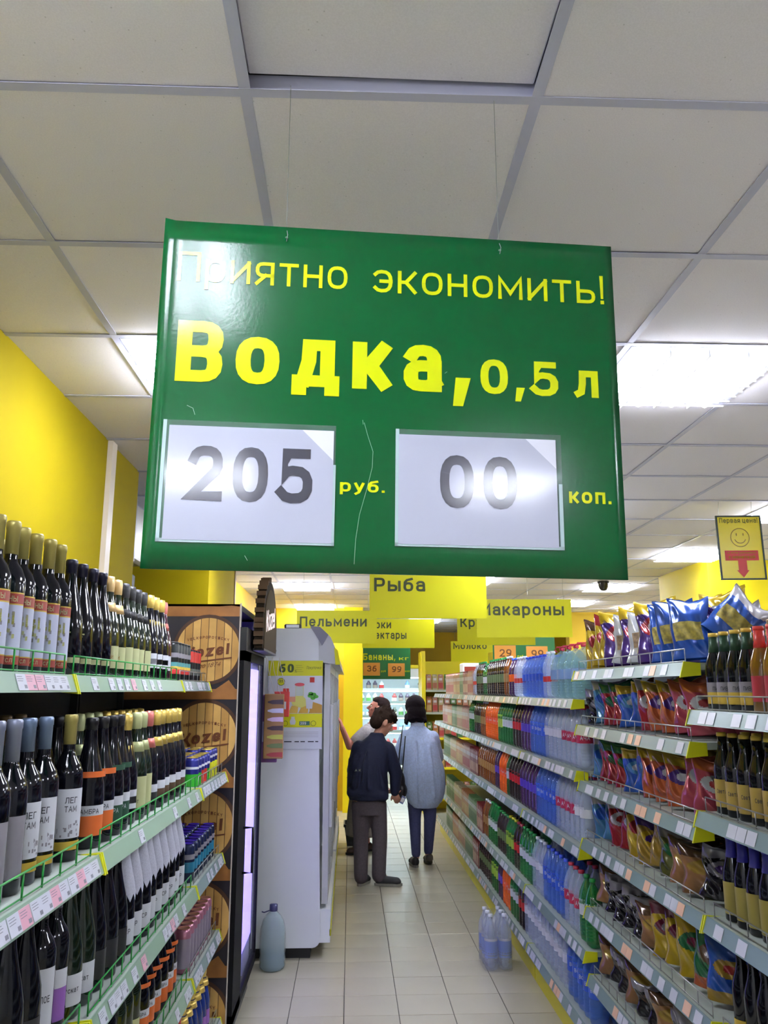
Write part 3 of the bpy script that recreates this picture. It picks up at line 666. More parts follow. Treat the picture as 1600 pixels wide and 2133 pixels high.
NM = {'chato': 'wine bottle with gold capsule and white-red label', 'legend_blue': 'wine bottle with blue-grey capsule and white label', 'legend_gold': 'wine bottle with gold capsule and white label',
      'grey': 'wine bottle with grey capsule and grey label', 'navy': 'dark sparkling bottle with navy foil', 'peach': 'sparkling bottle with peach foil', 'darkfoil': 'sparkling bottle with charcoal foil', 'gold': 'sparkling bottle with gold foil and dark band',
      'rose': 'rose sparkling bottle with pink foil', 'orange': 'dark bottle with orange label', 'green_l': 'dark bottle with green label', 'lime': 'sparkling bottle with pale green foil', 'pink': 'sparkling bottle with pink foil',
      'gold2': 'sparkling bottle with crinkled gold foil', 'greenfoil': 'sparkling bottle with bright green foil', 'black': 'plain black sparkling bottle', 'plainwhite': 'dark wine bottle with tall white label', 'purple': 'wine bottle with purple and white label',
      'pale_l': 'wine bottle with pale yellow label', 'sleeve': 'black bottle in a white paper sleeve'}
def can(r, h_, body, topm, rows, name='drink_can'):
    b_ = MB().lathe([(0, 0), (r * .8, 0), (r, .008), (r, h_ - .012), (r * .84, h_), (0, h_ - .002)], body, 14).mesh('can')
    t_ = MB().lathe([(r * .84, h_), (r * .87, h_ + .002), (r * .8, h_ + .002), (r * .76, h_ - .001), (0, h_ - .001)], topm, 14).mesh('lid')
    lb = MB(); band(lb, r + .0005, rows, 1.4)
    return Proto(name, 'can', b_, [('lid', t_), ('label', lb.mesh('label'))])
ALU = mat('aluminium', (170, 172, 178), .3, .8)
CB = {}
FR = [(.03, .05, mat('fruit_red', (206, 50, 50), .4)), (.05, .062, mat('fruit_yellow', (220, 190, 70), .4)), (.062, .08, mat('fruit_teal', (80, 150, 150), .4)), (.1, .12, LGY)]
CB['fruit'] = can(.027, .165, mat('can_black', (30, 34, 34), .3, .3), ALU, FR); CB['redblack'] = can(.027, .15, BLACK, RED, [(.03, .06, mat('can_grey', (90, 96, 90), .4)), (.09, .14, RED)])
CB['blue'] = can(.029, .115, mat('can_blue', (36, 40, 120), .3, .3), GOLD, [(.0, .05, mat('can_green', (50, 160, 40), .3)), (.07, .08, LW)]); CB['red'] = can(.029, .115, mat('can_blue', (36, 40, 120), .3, .3), GOLD, [(.0, .055, RED), (.07, .08, LW)])
CB['lime'] = can(.029, .125, mat('can_blue', (36, 40, 120), .3, .3), GOLD, [(.0, .07, mat('can_yellow', (190, 190, 30), .3)), (.09, .1, LW)])
CB['violet'] = can(.031, .15, mat('can_night', (34, 44, 80), .25, .4), mat('lid_violet', (70, 40, 200), .3, .5), [(.04, .08, mat('can_teal', (30, 110, 140), .3)), (.09, .11, LGY)])
CB['pinkcan'] = can(.031, .165, mat('can_pink', (170, 110, 130), .3, .4), mat('lid_rose', (190, 130, 110), .3, .6), [(.02, .13, mat('can_silver', (150, 140, 160), .3, .4))])
NMC = {'fruit': 'tall black can printed with fruit', 'redblack': 'red and black can', 'blue': 'blue and green can with gold lid', 'red': 'blue and red can with gold lid', 'lime': 'blue and yellow can with gold lid', 'violet': 'dark blue can with violet lid', 'pinkcan': 'pink and silver can'}
SHN = ['top', 'second', 'third', 'fourth', 'lowest']
counts = {}
def nth(key):
    counts[key] = counts.get(key, 0) + 1; k = counts[key]; return ORD[k - 1] if k <= 20 else None
def row(protos, names, seq, x, z, y0, dy, shelfname, rz=.42, jit=.012, back=None, side='left'):
    y = y0
    for k, n in seq:
        for i in range(n):
            o_ = nth((shelfname, k))
            ob = protos[k].put(x + random.uniform(-.004, .004), y + random.uniform(-.003, .003), z, rz + random.uniform(-.18, .18), '%s %s from the near end, %s' % (o_, names[k], shelfname), names[k] + ' on ' + shelfname)
            if shelfname[:6] == 'fourth': ob.scale = (1, 1, .92)
            y += dy
    return y
def backrow(protos, names, seq, x, z, y0, dy, shelfname, n):
    ks = [k for k, m in seq for _ in range(m)]; y = y0
    for i in range(n):
        k = ks[min(i, len(ks) - 1)]
        ob = protos[k].put(x, y, z, .4, '%s %s of the back row, %s' % (nth((shelfname, 'b', k)), names[k], shelfname), names[k] + ' behind on ' + shelfname); y += dy
        if shelfname[:6] == 'fourth': ob.scale = (1, 1, .92)
SN = ['top left shelf', 'second left shelf', 'third left shelf', 'fourth left shelf', 'lowest left shelf']
# left, top shelf
y = row(B, NM, [('chato', 6)], -.80, LZ[0], 1.845, .080, SN[0], jit=0)
y = row(B, NM, [('navy', 4), ('peach', 2), ('darkfoil', 4), ('gold', 3), ('rose', 1)], -.795, LZ[0], 2.345, .0905, SN[0])
sp = [('navy', 4), ('peach', 2), ('darkfoil', 4), ('gold', 4)]
backrow(B, NM, sp, -.93, LZ[0], 2.34, .0905, SN[0], 13); backrow(B, NM, [('chato', 6)], -.93, LZ[0], 1.84, .08, SN[0], 5)
for c_ in range(3):
    for j in range(9):
        k = 'fruit' if j < 5 else 'redblack'
        if c_ == 0: CB[k].put(-.775, 3.64 + .067 * j, LZ[0], .4, '%s %s from the near end, top left shelf' % (ORD[j % 5], NMC[k]), 'cans on the top left shelf')
        else: CB[k].put(-.775 - .06 * c_, 3.64 + .067 * j, LZ[0], .4, '%s %s, %s row behind the front, top left shelf' % (ORD[j % 5], NMC[k], ORD[c_ - 1]), NMC[k] + ' behind on top left shelf')
# second shelf
s2 = [('grey', 2), ('legend_blue', 2), ('legend_gold', 1), ('orange', 2), ('green_l', 2), ('gold', 1), ('lime', 2), ('pink', 1), ('gold2', 4)]
B['grey'].put(-.70, 1.60, LZ[1], .6, 'grey-capped wine bottle cut by the photo edge, second left shelf', None)
y = row(B, NM, [('grey', 2), ('legend_blue', 2)], -.70, LZ[1], 1.70, .088, SN[1], rz=.7)
B['legend_gold'].put(-.695, 2.13, LZ[1], .7, 'gold-capped wine bottle with white label, standing apart on second left shelf', None)
y = row(B, NM, [('orange', 2), ('green_l', 2)], -.695, LZ[1], 2.30, .092, SN[1], rz=.6)
y = row(B, NM, [('gold', 1), ('lime', 2), ('pink', 1), ('gold2', 5)], -.70, LZ[1], y + .01, .094, SN[1], rz=.5)
backrow(B, NM, [('grey', 3), ('pale_l', 4), ('orange', 2), ('green_l', 2), ('lime', 3), ('gold2', 6)], -.84, LZ[1], 1.62, .093, SN[1], 20)
for c_ in range(3):
    for j in range(8):
        k = ['blue', 'blue', 'red', 'red', 'blue', 'lime', 'lime', 'lime'][j]
        CB[k].put(-.672 - .064 * c_, 3.66 + .07 * j, LZ[1], .5, ('%s %s from the near end, second left shelf' % (nth(('s2can', k)), NMC[k])) if c_ == 0 else '%s %s, %s row behind the front, second left shelf' % (nth(('s2b', c_, k)), NMC[k], ORD[c_ - 1]), NMC[k] + (' in front' if c_ == 0 else ' behind') + ' on second left shelf')
for j in range(4): CB['lime'].put(-.86, 3.68 + .07 * j, LZ[1] + .0, .5, '%s blue and yellow can at the very back, second left shelf' % ORD[j], 'back cans on second left shelf')
# third shelf
y = row(B, NM, [('black', 2), ('plainwhite', 1), ('purple', 1), ('greenfoil', 2), ('black', 1)], -.70, LZ[2], 1.86, .094, SN[2], rz=.6)
y = row(B, NM, [('black', 2), ('sleeve', 9)], -.695, LZ[2], y + .01, .096, SN[2], rz=.5)
backrow(B, NM, [('pale_l', 5), ('black', 5), ('sleeve', 9)], -.83, LZ[2], 1.86, .096, SN[2], 17)
for c_ in range(3):
    for j in range(8): CB['violet'].put(-.675 - .068 * c_, 3.66 + .072 * j, LZ[2], .5, ('%s %s from the near end, third left shelf' % (ORD[j], NMC['violet'])) if c_ == 0 else '%s %s, %s row behind front, third left shelf' % (ORD[j], NMC['violet'], ORD[c_ - 1]), NMC['violet'] + (' in front' if c_ == 0 else ' behind'))
# fourth shelf
y = row(B, NM, [('pale_l', 3), ('purple', 1), ('plainwhite', 2), ('pale_l', 3), ('orange', 6)], -.70, LZ[3], 2.18, .092, SN[3], rz=.6)
backrow(B, NM, [('pale_l', 5), ('orange', 9)], -.83, LZ[3], 2.2, .096, SN[3], 13)
for c_ in range(3):
    for j in range(8): CB['pinkcan'].put(-.675 - .068 * c_, 3.66 + .072 * j, LZ[3], .5, ('%s %s from the near end, fourth left shelf' % (ORD[j], NMC['pinkcan'])) if c_ == 0 else '%s %s, %s row behind front, fourth left shelf' % (ORD[j], NMC['pinkcan'], ORD[c_ - 1]), NMC['pinkcan'] + (' in front' if c_ == 0 else ' behind'))
# lowest
B['bluebot'] = bottle([(r * .9, z * .85) for r, z in PS], mat('blue_glass', (30, 50, 120), .08, spec=.8), GOLD, .09, [(.03, .09, LPUR)], foil=True); NM['bluebot'] = 'blue bottle with gold foil'
B['redbot'] = bottle([(r * .9, z * .85) for r, z in PS], mat('red_glass', (120, 24, 40), .1, spec=.8), RED, .1, [(.03, .09, LR)], foil=True); NM['redbot'] = 'red bottle with red foil'
row(B, NM, [('pale_l', 6), ('redbot', 6), ('bluebot', 6)], -.67, LZ[4], 2.6, .09, SN[4], rz=.5)

# ------------------------------------------------------------------ right: beer
PBEER = [(0, 0), (.028, 0), (.031, .004), (.031, .125), (.029, .142), (.018, .175), (.014, .195), (.0135, .232), (0, .232)]
def beer(glass, capm, rows, neck=None, txt=None):
    b_ = MB().lathe(PBEER, glass, 16).mesh('bottle')
    cp = MB().lathe([(.0138, .226), (.0155, .227), (.0145, .238), (0, .239)], capm, 12).mesh('cap')
    lb = MB(); band(lb, .0316, rows, 1.3)
    for t_ in (txt or ()): lb.text(t_[0], -t_[4] / 2, t_[1], t_[2], t_[3], wt=.16, width=t_[4], curve=.0321)
    parts = [('cap', cp), ('label', lb.mesh('label'))]
    if neck: parts.append(('neck_label', MB().lathe([(.0185, .177), (.0150, .196), (.0142, .226)], neck, 14).mesh('neck')))
    return Proto('beer_bottle', 'bottle', b_, parts)
BR = {}
BR['dark'] = beer(GLASSD, LG, [(.02, .055, LG), (.055, .085, LGY)], neck=mat('neck_green', (34, 66, 44), .4, .3), txt=[('ПИВО', .06, .012, LINK, .03)])
BR['amber'] = beer(mat('amber_glass', (120, 82, 20), .08, spec=.8), RED, [(.03, .1, mat('beer_red', (160, 40, 50), .4))], neck=RED)
BR['golden'] = beer(GLASSD, LG, [(.02, .1, mat('beer_gold', (160, 134, 60), .4))], txt=[('Светлое', .06, .012, LINK, .045)])
BR['bluetop'] = beer(GLASSD, mat('cap_blue', (50, 50, 150), .4), [(.02, .11, mat('beer_khaki', (140, 126, 60), .4))], neck=mat('cap_blue', (50, 50, 150), .4))
BR['plain'] = beer(GLASSD, LG, [(.02, .05, LG)])
NB = {'dark': 'dark beer bottle with green neck foil', 'amber': 'amber bottle with red neck and label', 'golden': 'dark beer bottle with golden label', 'bluetop': 'beer bottle with blue neck', 'plain': 'dark beer bottle with small gold label'}
RSN = ['top beer shelf', 'second beer shelf', 'third beer shelf', 'fourth beer shelf', 'lowest beer shelf']
for si, (z, seq) in enumerate([(1.635, ['dark'] * 4 + ['amber'] * 4), (1.331, ['golden'] * 8), (1.030, ['bluetop'] * 8), (.72, ['plain'] * 8)]):
    for r_ in range(3):
        for j, k in enumerate(seq):
            o_ = nth((si, r_, k))
            lab = '%s %s from the far end, %s' % (o_, NB[k], RSN[si]) if r_ == 0 else '%s %s, %s row behind front, %s' % (o_, NB[k], ORD[r_ - 1], RSN[si])
            BR[k].put(1.150 + .075 * r_, 2.575 - .074 * j, z, -.5 + random.uniform(-.2, .2), lab, NB[k] + (' in front' if r_ == 0 else ' behind'))
cb = MB().box((0, 0, 0), (.24, .34, .285), mat('cardboard', (132, 104, 80), .8), bev=.003).obj('cardboard_box', None, loc=(1.345, 2.27, 1.637), label='brown cardboard box behind the beer bottles on top shelf', category='box')
MB().box((.0, .15, .2852), (.24, .19, .2862), mat('tape', (150, 128, 96), .3)).obj('tape', cb)

# ------------------------------------------------------------------ right: snack pouches
def pouch(seed, Wp, Hp, T, base, top=None, oval=None, ovc=None, bottom=None, clear=None, lean=0.0, crump=1.0):
    rnd = random.Random(seed); nx_, nz_ = 34, 50
    ph = [(rnd.uniform(0, 6.3), rnd.uniform(4, 9), rnd.uniform(3, 8), rnd.uniform(.4, 1)) for _ in range(7)]
    def dep(u, v):
        e = (1 - abs(2 * u - 1) ** 2.6) * max(0, 1 - abs(2 * v - .85) ** 3 / 1.5)
        e = max(e, 0) ** .6
        wv = sum(a * math.sin(p + f * u * 2.4 + g * v * 2.4) for p, f, g, a in ph) * .0034 * crump
        edge = min(1, min(u, 1 - u) * 6) * min(1, min(v, 1 - v) * 5)
        return T / 2 * e + wv * edge
    m = MB()
    for sgn in (-1, 1):
        vs = []; P = {}
        for j in range(nz_ + 1):
            for i in range(nx_ + 1):
                u = i / nx_; v = j / nz_; d = dep(u, v) if sgn < 0 else dep(1 - u, v)
                pinch = 1 - .10 * math.sin(PI * v) + .05 * v
                x = (u - .5) * Wp * pinch + .004 * math.sin(9 * v + seed) * crump; z = v * Hp + .006 * math.sin(5 * u + seed) * v * crump + .022 * abs(2 * u - 1) ** 1.5 * v ** 5
                bend = lean * (v ** 2) + (.018 * math.sin(3 * u + seed) * max(0, v - .75) * 4 * crump)
                vs.append((x, sgn * d + bend + sgn * .0008, z))
        groups = {}
        for j in range(nz_):
            for i in range(nx_):
                u = (i + .5) / nx_; v = (j + .5) / nz_; mt = base
                if top and v > .80 + .03 * math.sin(7 * u): mt = top
                if bottom and v < .2: mt = bottom
                if clear and .3 < v < .62 and .12 < u < .88: mt = clear
                if oval and sgn < 0:
                    du, dv = (u - .5) / .40, (v - .60) / .16
                    if du * du + dv * dv < 1: mt = oval
                    if ovc and du * du + dv * dv < .30: mt = ovc
                q_ = (j * (nx_ + 1) + i, j * (nx_ + 1) + i + 1, (j + 1) * (nx_ + 1) + i + 1, (j + 1) * (nx_ + 1) + i)
                groups.setdefault(mt.name, (mt, []))[1].append(q_ if sgn < 0 else q_[::-1])
        o0 = len(m.v); m.v += vs
        for mt, fl in groups.values():
            i_ = m.mid(mt)
            for f_ in fl: m.f.append(tuple(o0 + k for k in f_)); m.mi.append(i_); m.sm.append(True)
    sl_ = MB(); Q = []
    for i in range(11):
        u = i / 10; pinch = .95 * 1.05; x = (u - .5) * Wp * 1.05 + .004 * math.sin(9 + seed) * crump
        z = Hp + .006 * math.sin(5 * u + seed) * crump + .022 * abs(2 * u - 1) ** 1.5; y_ = lean + .018 * math.sin(3 * u + seed) * crump; Q.append((x, y_, z))
    for sy in (-.0024, .0024):
        vs = [(x, y_ + sy, z - .010) for x, y_, z in Q] + [(x, y_ + sy, z + .001 + .002 * (i % 2)) for i, (x, y_, z) in enumerate(Q)]
        sl_.add(vs, [(i, i + 1, 12 + i, 11 + i) for i in range(10)], top or base)
    return Proto('snack_bag', 'snack bag', m.mesh('bag'), [('crimped_seal', sl_.mesh('seal'))])
def foil(k, rgb, met=.25, r=.24): rgb = tuple(int(v * .72 + 6) for v in rgb); return mat('foil_' + k, rgb, r, met, coat=.4)
F = {k: foil(k, c) for k, c in dict(yellow=(216, 180, 20), purple=(74, 40, 130), red=(176, 30, 36), blue=(28, 84, 190), skyblue=(70, 140, 190), green=(20, 110, 56), orange=(206, 92, 40), pink=(200, 70, 90), brown=(96, 60, 36), wine=(110, 20, 50),
      silver=(150, 146, 160), white=(206, 204, 210), black=(24, 20, 30), gold=(190, 150, 50), olive=(90, 92, 30)).items()}
NUT = mat('seen_nuts', (120, 96, 66), .6, noise=.5, nscale=60); CRO = mat('seen_croutons', (130, 116, 40), .6, noise=.5, nscale=60)
PCH = {
 'yellow': pouch(1, .15, .21, .06, F['yellow'], F['brown'], F['red']), 'yellowred': pouch(2, .16, .22, .06, F['yellow'], F['red'], F['red'], F['yellow']), 'purpletop': pouch(3, .16, .23, .06, F['purple'], F['yellow'], F['red'], F['white'], bottom=F['purple']),
 'silvernut': pouch(4, .15, .17, .07, F['silver'], F['silver'], clear=NUT), 'clearnut': pouch(5, .17, .19, .07, mat('clear_film', (170, 172, 176), .15, .2), None, clear=NUT), 'bluebig': pouch(6, .135, .205, .055, F['blue'], F['blue'], clear=CRO),
 'bluewide': pouch(7, .15, .17, .06, F['blue'], F['white'], clear=CRO), 'purpleorange': pouch(8, .16, .19, .06, F['orange'], F['yellow'], F['purple'], F['white']), 'redpink': pouch(9, .15, .195, .06, F['pink'], F['orange'], F['white'], F['red']),
 'greenred': pouch(10, .14, .19, .05, F['red'], F['green'], F['green']), 'blueyellow': pouch(11, .15, .18, .06, F['blue'], F['yellow'], F['skyblue'], F['white']), 'skyblue': pouch(12, .15, .2, .06, F['skyblue'], F['white'], F['blue']),
 'redwhite': pouch(13, .15, .2, .06, F['red'], F['white'], F['white'], F['red']), 'goldpurple': pouch(14, .16, .19, .06, F['gold'], F['purple'], F['yellow'], F['purple']), 'olive': pouch(15, .16, .18, .07, F['olive'], F['silver'], F['green'], F['white']),
 'bread': pouch(16, .17, .16, .09, mat('bread_film', (120, 84, 50), .2), F['brown'], F['gold']), 'darksilver': pouch(17, .15, .17, .06, F['black'], F['silver'], F['silver'], F['purple'], crump=1.6), 'wineyellow': pouch(18, .16, .2, .06, F['yellow'], F['wine'], F['wine'], F['silver']),
 'yellowgreen': pouch(19, .16, .205, .07, F['yellow'], F['yellow'], F['green'], F['wine']), 'greenorange': pouch(20, .16, .205, .07, F['green'], F['green'], F['brown'], F['white'], bottom=F['orange']), 'bluegold': pouch(21, .16, .19, .06, F['blue'], F['blue'], F['gold'], F['red'], bottom=F['gold']),
 'nightsilver': pouch(22, .15, .13, .05, F['black'], F['silver'], F['brown'], crump=1.5)}
PN = {'yellow': 'yellow snack bag with brown top', 'yellowred': 'yellow snack bag with red oval', 'purpletop': 'purple snack bag with yellow top', 'silvernut': 'silver nut bag', 'clearnut': 'clear bag of mixed nuts', 'bluebig': 'tall blue bag of croutons',
      'bluewide': 'slumping blue crouton bag', 'purpleorange': 'orange snack bag with purple oval', 'redpink': 'pink-red snack bag', 'greenred': 'red snack bag with green top', 'blueyellow': 'blue snack bag with yellow top', 'skyblue': 'sky-blue snack bag', 'redwhite': 'red and white snack bag',
      'goldpurple': 'gold snack bag with purple mark', 'olive': 'olive green snack bag', 'bread': 'brown bag of bread snacks', 'darksilver': 'black and silver snack bag', 'wineyellow': 'yellow bag with wine-red top', 'yellowgreen': 'yellow bag with green oval', 'greenorange': 'green bag with orange base',
      'bluegold': 'blue bag with gold base', 'nightsilver': 'small black and silver snack bag'}
SNN = ['top snack shelf', 'second snack shelf', 'third snack shelf', 'fourth snack shelf', 'fifth snack shelf', 'sixth snack shelf']
snk = [['bluewide', 'bluebig', 'bluebig', 'bluebig', 'purpletop', 'clearnut', 'purpletop', 'clearnut', 'purpletop', 'yellowred', 'yellowred', 'yellow'],
       ['redpink', 'redpink', 'purpleorange', 'purpleorange', 'redwhite', 'blueyellow', 'blueyellow', 'greenred', 'greenred', 'skyblue', 'darksilver'],
       ['redpink', 'redpink', 'purpleorange', 'purpleorange', 'purpleorange', 'blueyellow', 'blueyellow', 'greenred', 'greenred', 'greenred', 'skyblue'],
       ['darksilver', 'bread', 'bread', 'olive', 'goldpurple', 'goldpurple', 'yellow', 'redwhite', 'redwhite', 'skyblue', 'skyblue'],
       ['bluegold', 'greenorange', 'yellowgreen', 'wineyellow', 'wineyellow', 'bread', 'darksilver', 'darksilver', 'darksilver', 'darksilver', 'bread'],
       ['nightsilver', 'nightsilver', 'olive', 'nightsilver', 'bread', 'nightsilver', 'nightsilver', 'bread', 'nightsilver', 'nightsilver', 'bread']]
for si, seq in enumerate(snk):
    n = len(seq); dy = (3.90 - 2.74) / (n - 1)
    for rr_ in range(2):
        for j, k in enumerate(seq):
            if rr_ == 1 and j % 2: k = seq[(j + 3) % n]
            x = 1.192 + .155 * rr_; y = 2.74 + dy * j
            rz = -.56 + random.uniform(-.14, .14)
            lab = '%s %s from the near end, %s' % (nth((si, k)), PN[k], SNN[si]) if rr_ == 0 else '%s %s of the back row, %s' % (nth((si, 'b', k)), PN[k], SNN[si])
            if rr_: y += .03
            hs_ = 1.0 if si == 0 else .88
            o = PCH[k].put(x, y, snz[si] + .007, rz, lab, PN[k] + (' in front on ' if rr_ == 0 else ' behind on ') + SNN[si])
            ti, ro = random.uniform(-.20, .02), random.uniform(-.14, .14)
            o.rotation_euler = (ti, ro, rz); o.scale = (1, 1, hs_); o.location.z += .078 * abs(math.sin(ro)) + .03 * abs(math.sin(ti))
            if k == 'bluewide' and rr_ == 0: o.rotation_euler = (-.25, .75, -.5); o.location.z += .06; o.location.x += .05

# ------------------------------------------------------------------ right: drinks
def pet(key, rgb, a=.45): return mat('pet_' + key, rgb, .06, alpha=a, spec=.9)
PCL = pet('clear', (196, 210, 232), .36); PBL = pet('blue', (70, 120, 214), .5); PTE = pet('teal', (120, 170, 176), .42); PGR = pet('green', (20, 120, 50), .75); PDK = mat('cola_liquid', (40, 20, 24), .06, spec=.9)
PVI = mat('dark_juice', (66, 36, 74), .06, spec=.9); POR = mat('orange_drink', (226, 92, 26), .1, spec=.9); PLM = mat('lime_drink', (110, 160, 40), .1, spec=.9); PBR = mat('iced_tea', (120, 64, 24), .08, spec=.9)
def petprof(r, h):
    P = [(0, .004), (r * .55, 0), (r * .92, .012), (r, .03)]
    for k in range(4): z = h * (.14 + .05 * k); P += [(r, z), (r * .965, z + h * .012), (r, z + h * .024)]
    P += [(r * .955, h * .36), (r * .955, h * .56), (r, h * .58), (r * .99, h * .64), (r * .86, h * .74), (r * .55, h * .85), (r * .33, h * .905), (.0125, h * .92), (.0125, h * .965), (0, h * .965)]
    return P
def petb(name, cat, r, h, body, capm, rows, txt=None, handle=False):
    b_ = MB().lathe(petprof(r, h), body, 16).mesh(name)
    cp = MB().lathe([(.0145, h * .95), (.0150, h * .955), (.0148, h * 1.0), (0, h)], capm, 12).mesh('cap')
    lb = MB(); band(lb, r * .955 + .0012 + (r * .045 if r > .06 else 0), rows, 1.6)
    for t_ in (txt or ()): lb.text(t_[0], -t_[4] / 2, t_[1], t_[2], t_[3], wt=.17, width=t_[4], curve=r * .955 + .0022 + (r * .045 if r > .06 else 0))
    ps = [('cap', cp), ('label', lb.mesh('label'))]
    if handle: ps.append(('handle', MB().tube([(-.03, 0, h * .92), (-.045, 0, h * .96), (-.03, 0, h * 1.02), (.03, 0, h * 1.02), (.045, 0, h * .96), (.03, 0, h * .92)], .004, capm, 6).mesh('handle')))
    return Proto(name, cat, b_, ps)
CW = mat('cap_white', (214, 218, 226), .4); CR = mat('cap_red', (176, 30, 60), .4); CBl = mat('cap_blue2', (40, 70, 190), .4); CG = mat('cap_green', (20, 140, 60), .4)
D = {}
D['blue5'] = petb('water_bottle', 'bottle', .043, .296, PBL, CBl, [(.12, .19, LBL)], [('Вода', .145, .018, LW, .05)])
D['clear'] = petb('water_bottle', 'bottle', .043, .296, PCL, CW, [(.13, .18, LW)])
D['redlab'] = petb('water_bottle', 'bottle', .043, .296, PCL, CR, [(.125, .175, mat('label_crimson', (170, 24, 60), .4))], [('АЧА', .14, .02, LW, .05)])
D['teal5'] = petb('water_bottle', 'bottle', .068, .27, PTE, CR, [(.1, .15, mat('label_aqua', (120, 150, 190), .4))], handle=True)
D['palered'] = petb('water_bottle', 'bottle', .040, .26, PCL, CW, [(.09, .12, RED)])
D['cola'] = petb('soda_bottle', 'bottle', .043, .296, PDK, CR, [(.12, .19, mat('label_cola', (176, 20, 30), .4))])
D['violet'] = petb('soda_bottle', 'bottle', .043, .296, PVI, CBl, [(.12, .18, mat('label_violet', (76, 50, 170), .4))])
D['green'] = petb('soda_bottle', 'bottle', .043, .296, PGR, CG, [(.12, .19, LW)])
D['greeny'] = petb('soda_bottle', 'bottle', .043, .296, PGR, mat('cap_yellow', (210, 200, 30), .4), [(.11, .2, mat('label_lime', (150, 180, 60), .4))])
D['orange'] = petb('soda_bottle', 'bottle', .043, .296, POR, CBl, [(.12, .18, mat('label_org', (214, 70, 30), .4))], [('Апельсин', .14, .014, LW, .055)])
D['dark'] = petb('soda_bottle', 'bottle', .038, .28, PDK, CG, [(.1, .16, mat('label_moss', (90, 110, 70), .4))])
D['tea'] = petb('soda_bottle', 'bottle', .040, .28, PBR, CW, [(.1, .16, mat('label_tea', (150, 110, 60), .4))])
ND = {'blue5': 'blue water bottle', 'clear': 'clear water bottle with white cap', 'redlab': 'clear water bottle with crimson label', 'teal5': 'large teal water bottle', 'palered': 'small water bottle with red label', 'cola': 'cola bottle with red label',
      'violet': 'dark violet drink bottle', 'green': 'green soda bottle with white label', 'greeny': 'green soda bottle with lime label', 'orange': 'orange soda bottle', 'dark': 'dark kvass bottle with green cap', 'tea': 'brown iced tea bottle'}
def carton(key, rgb, rgb2, w_=.074, d_=.074, h_=.22):
    rgb = tuple(int(v * .8) for v in rgb); rgb2 = tuple(int(v * .85) for v in rgb2); a_ = mat('carton_' + key, rgb, .35); c_ = mat('carton2_' + key, rgb2, .4); m = MB()
    m.box((-w_ / 2, -d_ / 2, 0), (w_ / 2, d_ / 2, h_ * .86), a_)
    q = [(-w_ / 2, -d_ / 2, h_ * .86), (w_ / 2, -d_ / 2, h_ * .86), (w_ / 2, d_ / 2, h_ * .86), (-w_ / 2, d_ / 2, h_ * .86), (-w_ / 2, 0, h_ * .97), (w_ / 2, 0, h_ * .97)]
    m.add(q, [(0, 1, 5, 4), (2, 3, 4, 5), (1, 2, 5), (3, 0, 4)], a_); m.box((-w_ / 2, -.001, h_ * .96), (w_ / 2, .001, h_), a_)
    p = MB()
    for sx in (-1, 1): p.box((sx * (w_ / 2 + .0006), -d_ * .42, h_ * .1), (sx * w_ / 2, d_ * .42, h_ * .45), c_); p.box((sx * (w_ / 2 + .0006), -d_ * .3, h_ * .6), (sx * w_ / 2, d_ * .3, h_ * .75), LW)
    p.box((-w_ * .42, -d_ / 2 - .0006, h_ * .1), (w_ * .42, -d_ / 2, h_ * .45), c_)
    p.box((-w_ * .3, -d_ / 2 - .0006, h_ * .6), (w_ * .3, -d_ / 2, h_ * .75), LW)
    return Proto('juice_carton', 'carton', m.mesh('carton'), [('printed_panel', p.mesh('panel')), ('screw_cap', MB().lathe([(.011, h_ * .885), (.011, h_ * .93), (0, h_ * .93)], CW, 10, (0, -d_ * .26, 0)).mesh('cap'))])
D['jpink'] = carton('pink', (206, 150, 136), (180, 60, 60)); D['jgreen'] = carton('green', (110, 150, 90), (50, 110, 60)); D['jorange'] = carton('orange', (206, 132, 80), (214, 180, 120)); D['jcream'] = carton('cream', (204, 190, 150), (180, 110, 80)); D['jred'] = carton('red', (150, 50, 50), (220, 180, 150))
ND.update({'jpink': 'pink juice carton', 'jgreen': 'green juice carton', 'jorange': 'orange juice carton', 'jcream': 'cream juice carton', 'jred': 'dark red juice carton'})
DSN = ['top drinks shelf', 'second drinks shelf', 'third drinks shelf', 'fourth drinks shelf', 'lowest drinks shelf']
DR = [[('teal5', 4), ('palered', 2), ('blue5s', 6), ('palered', 3), ('violet_s', 2), ('tea', 2), ('dark', 8), ('greens', 2), ('dark', 4), ('palered', 2), ('jpink', 4), ('jred', 4), ('jgreen', 3), ('jorange', 6), ('jpink', 9)],
      [('redlab', 4), ('clear', 4), ('blue5', 4), ('violet', 3), ('cola', 3), ('green', 4), ('greeny', 2), ('orange', 6), ('tea', 3), ('dark', 4), ('green', 3), ('jpink', 6), ('jcream', 5), ('jgreen', 5), ('jorange', 5), ('jpink', 6)],
      [('clear', 2), ('redlab', 4), ('blue5', 5), ('violet', 5), ('cola', 4), ('green', 1), ('orange', 3), ('violet', 2), ('tea', 2), ('tea', 7), ('jred', 6), ('jpink', 6), ('jorange', 6), ('jcream', 6), ('jgreen', 8)],
      [('green', 2), ('redlab', 3), ('blue5', 5), ('clear', 3), ('green', 4), ('cola', 2), ('greeny', 3), ('dark', 4), ('green', 4), ('tea', 3), ('jred', 4), ('jgreen', 6), ('jorange', 6), ('jcream', 7), ('jgreen', 9)],
      [('blue5', 5), ('clear', 11), ('cola', 2), ('green', 3), ('orange', 3), ('violet', 2), ('greeny', 3), ('dark', 7), ('jred', 4), ('jgreen', 6), ('jcream', 6), ('jorange', 6), ('jgreen', 7)]]
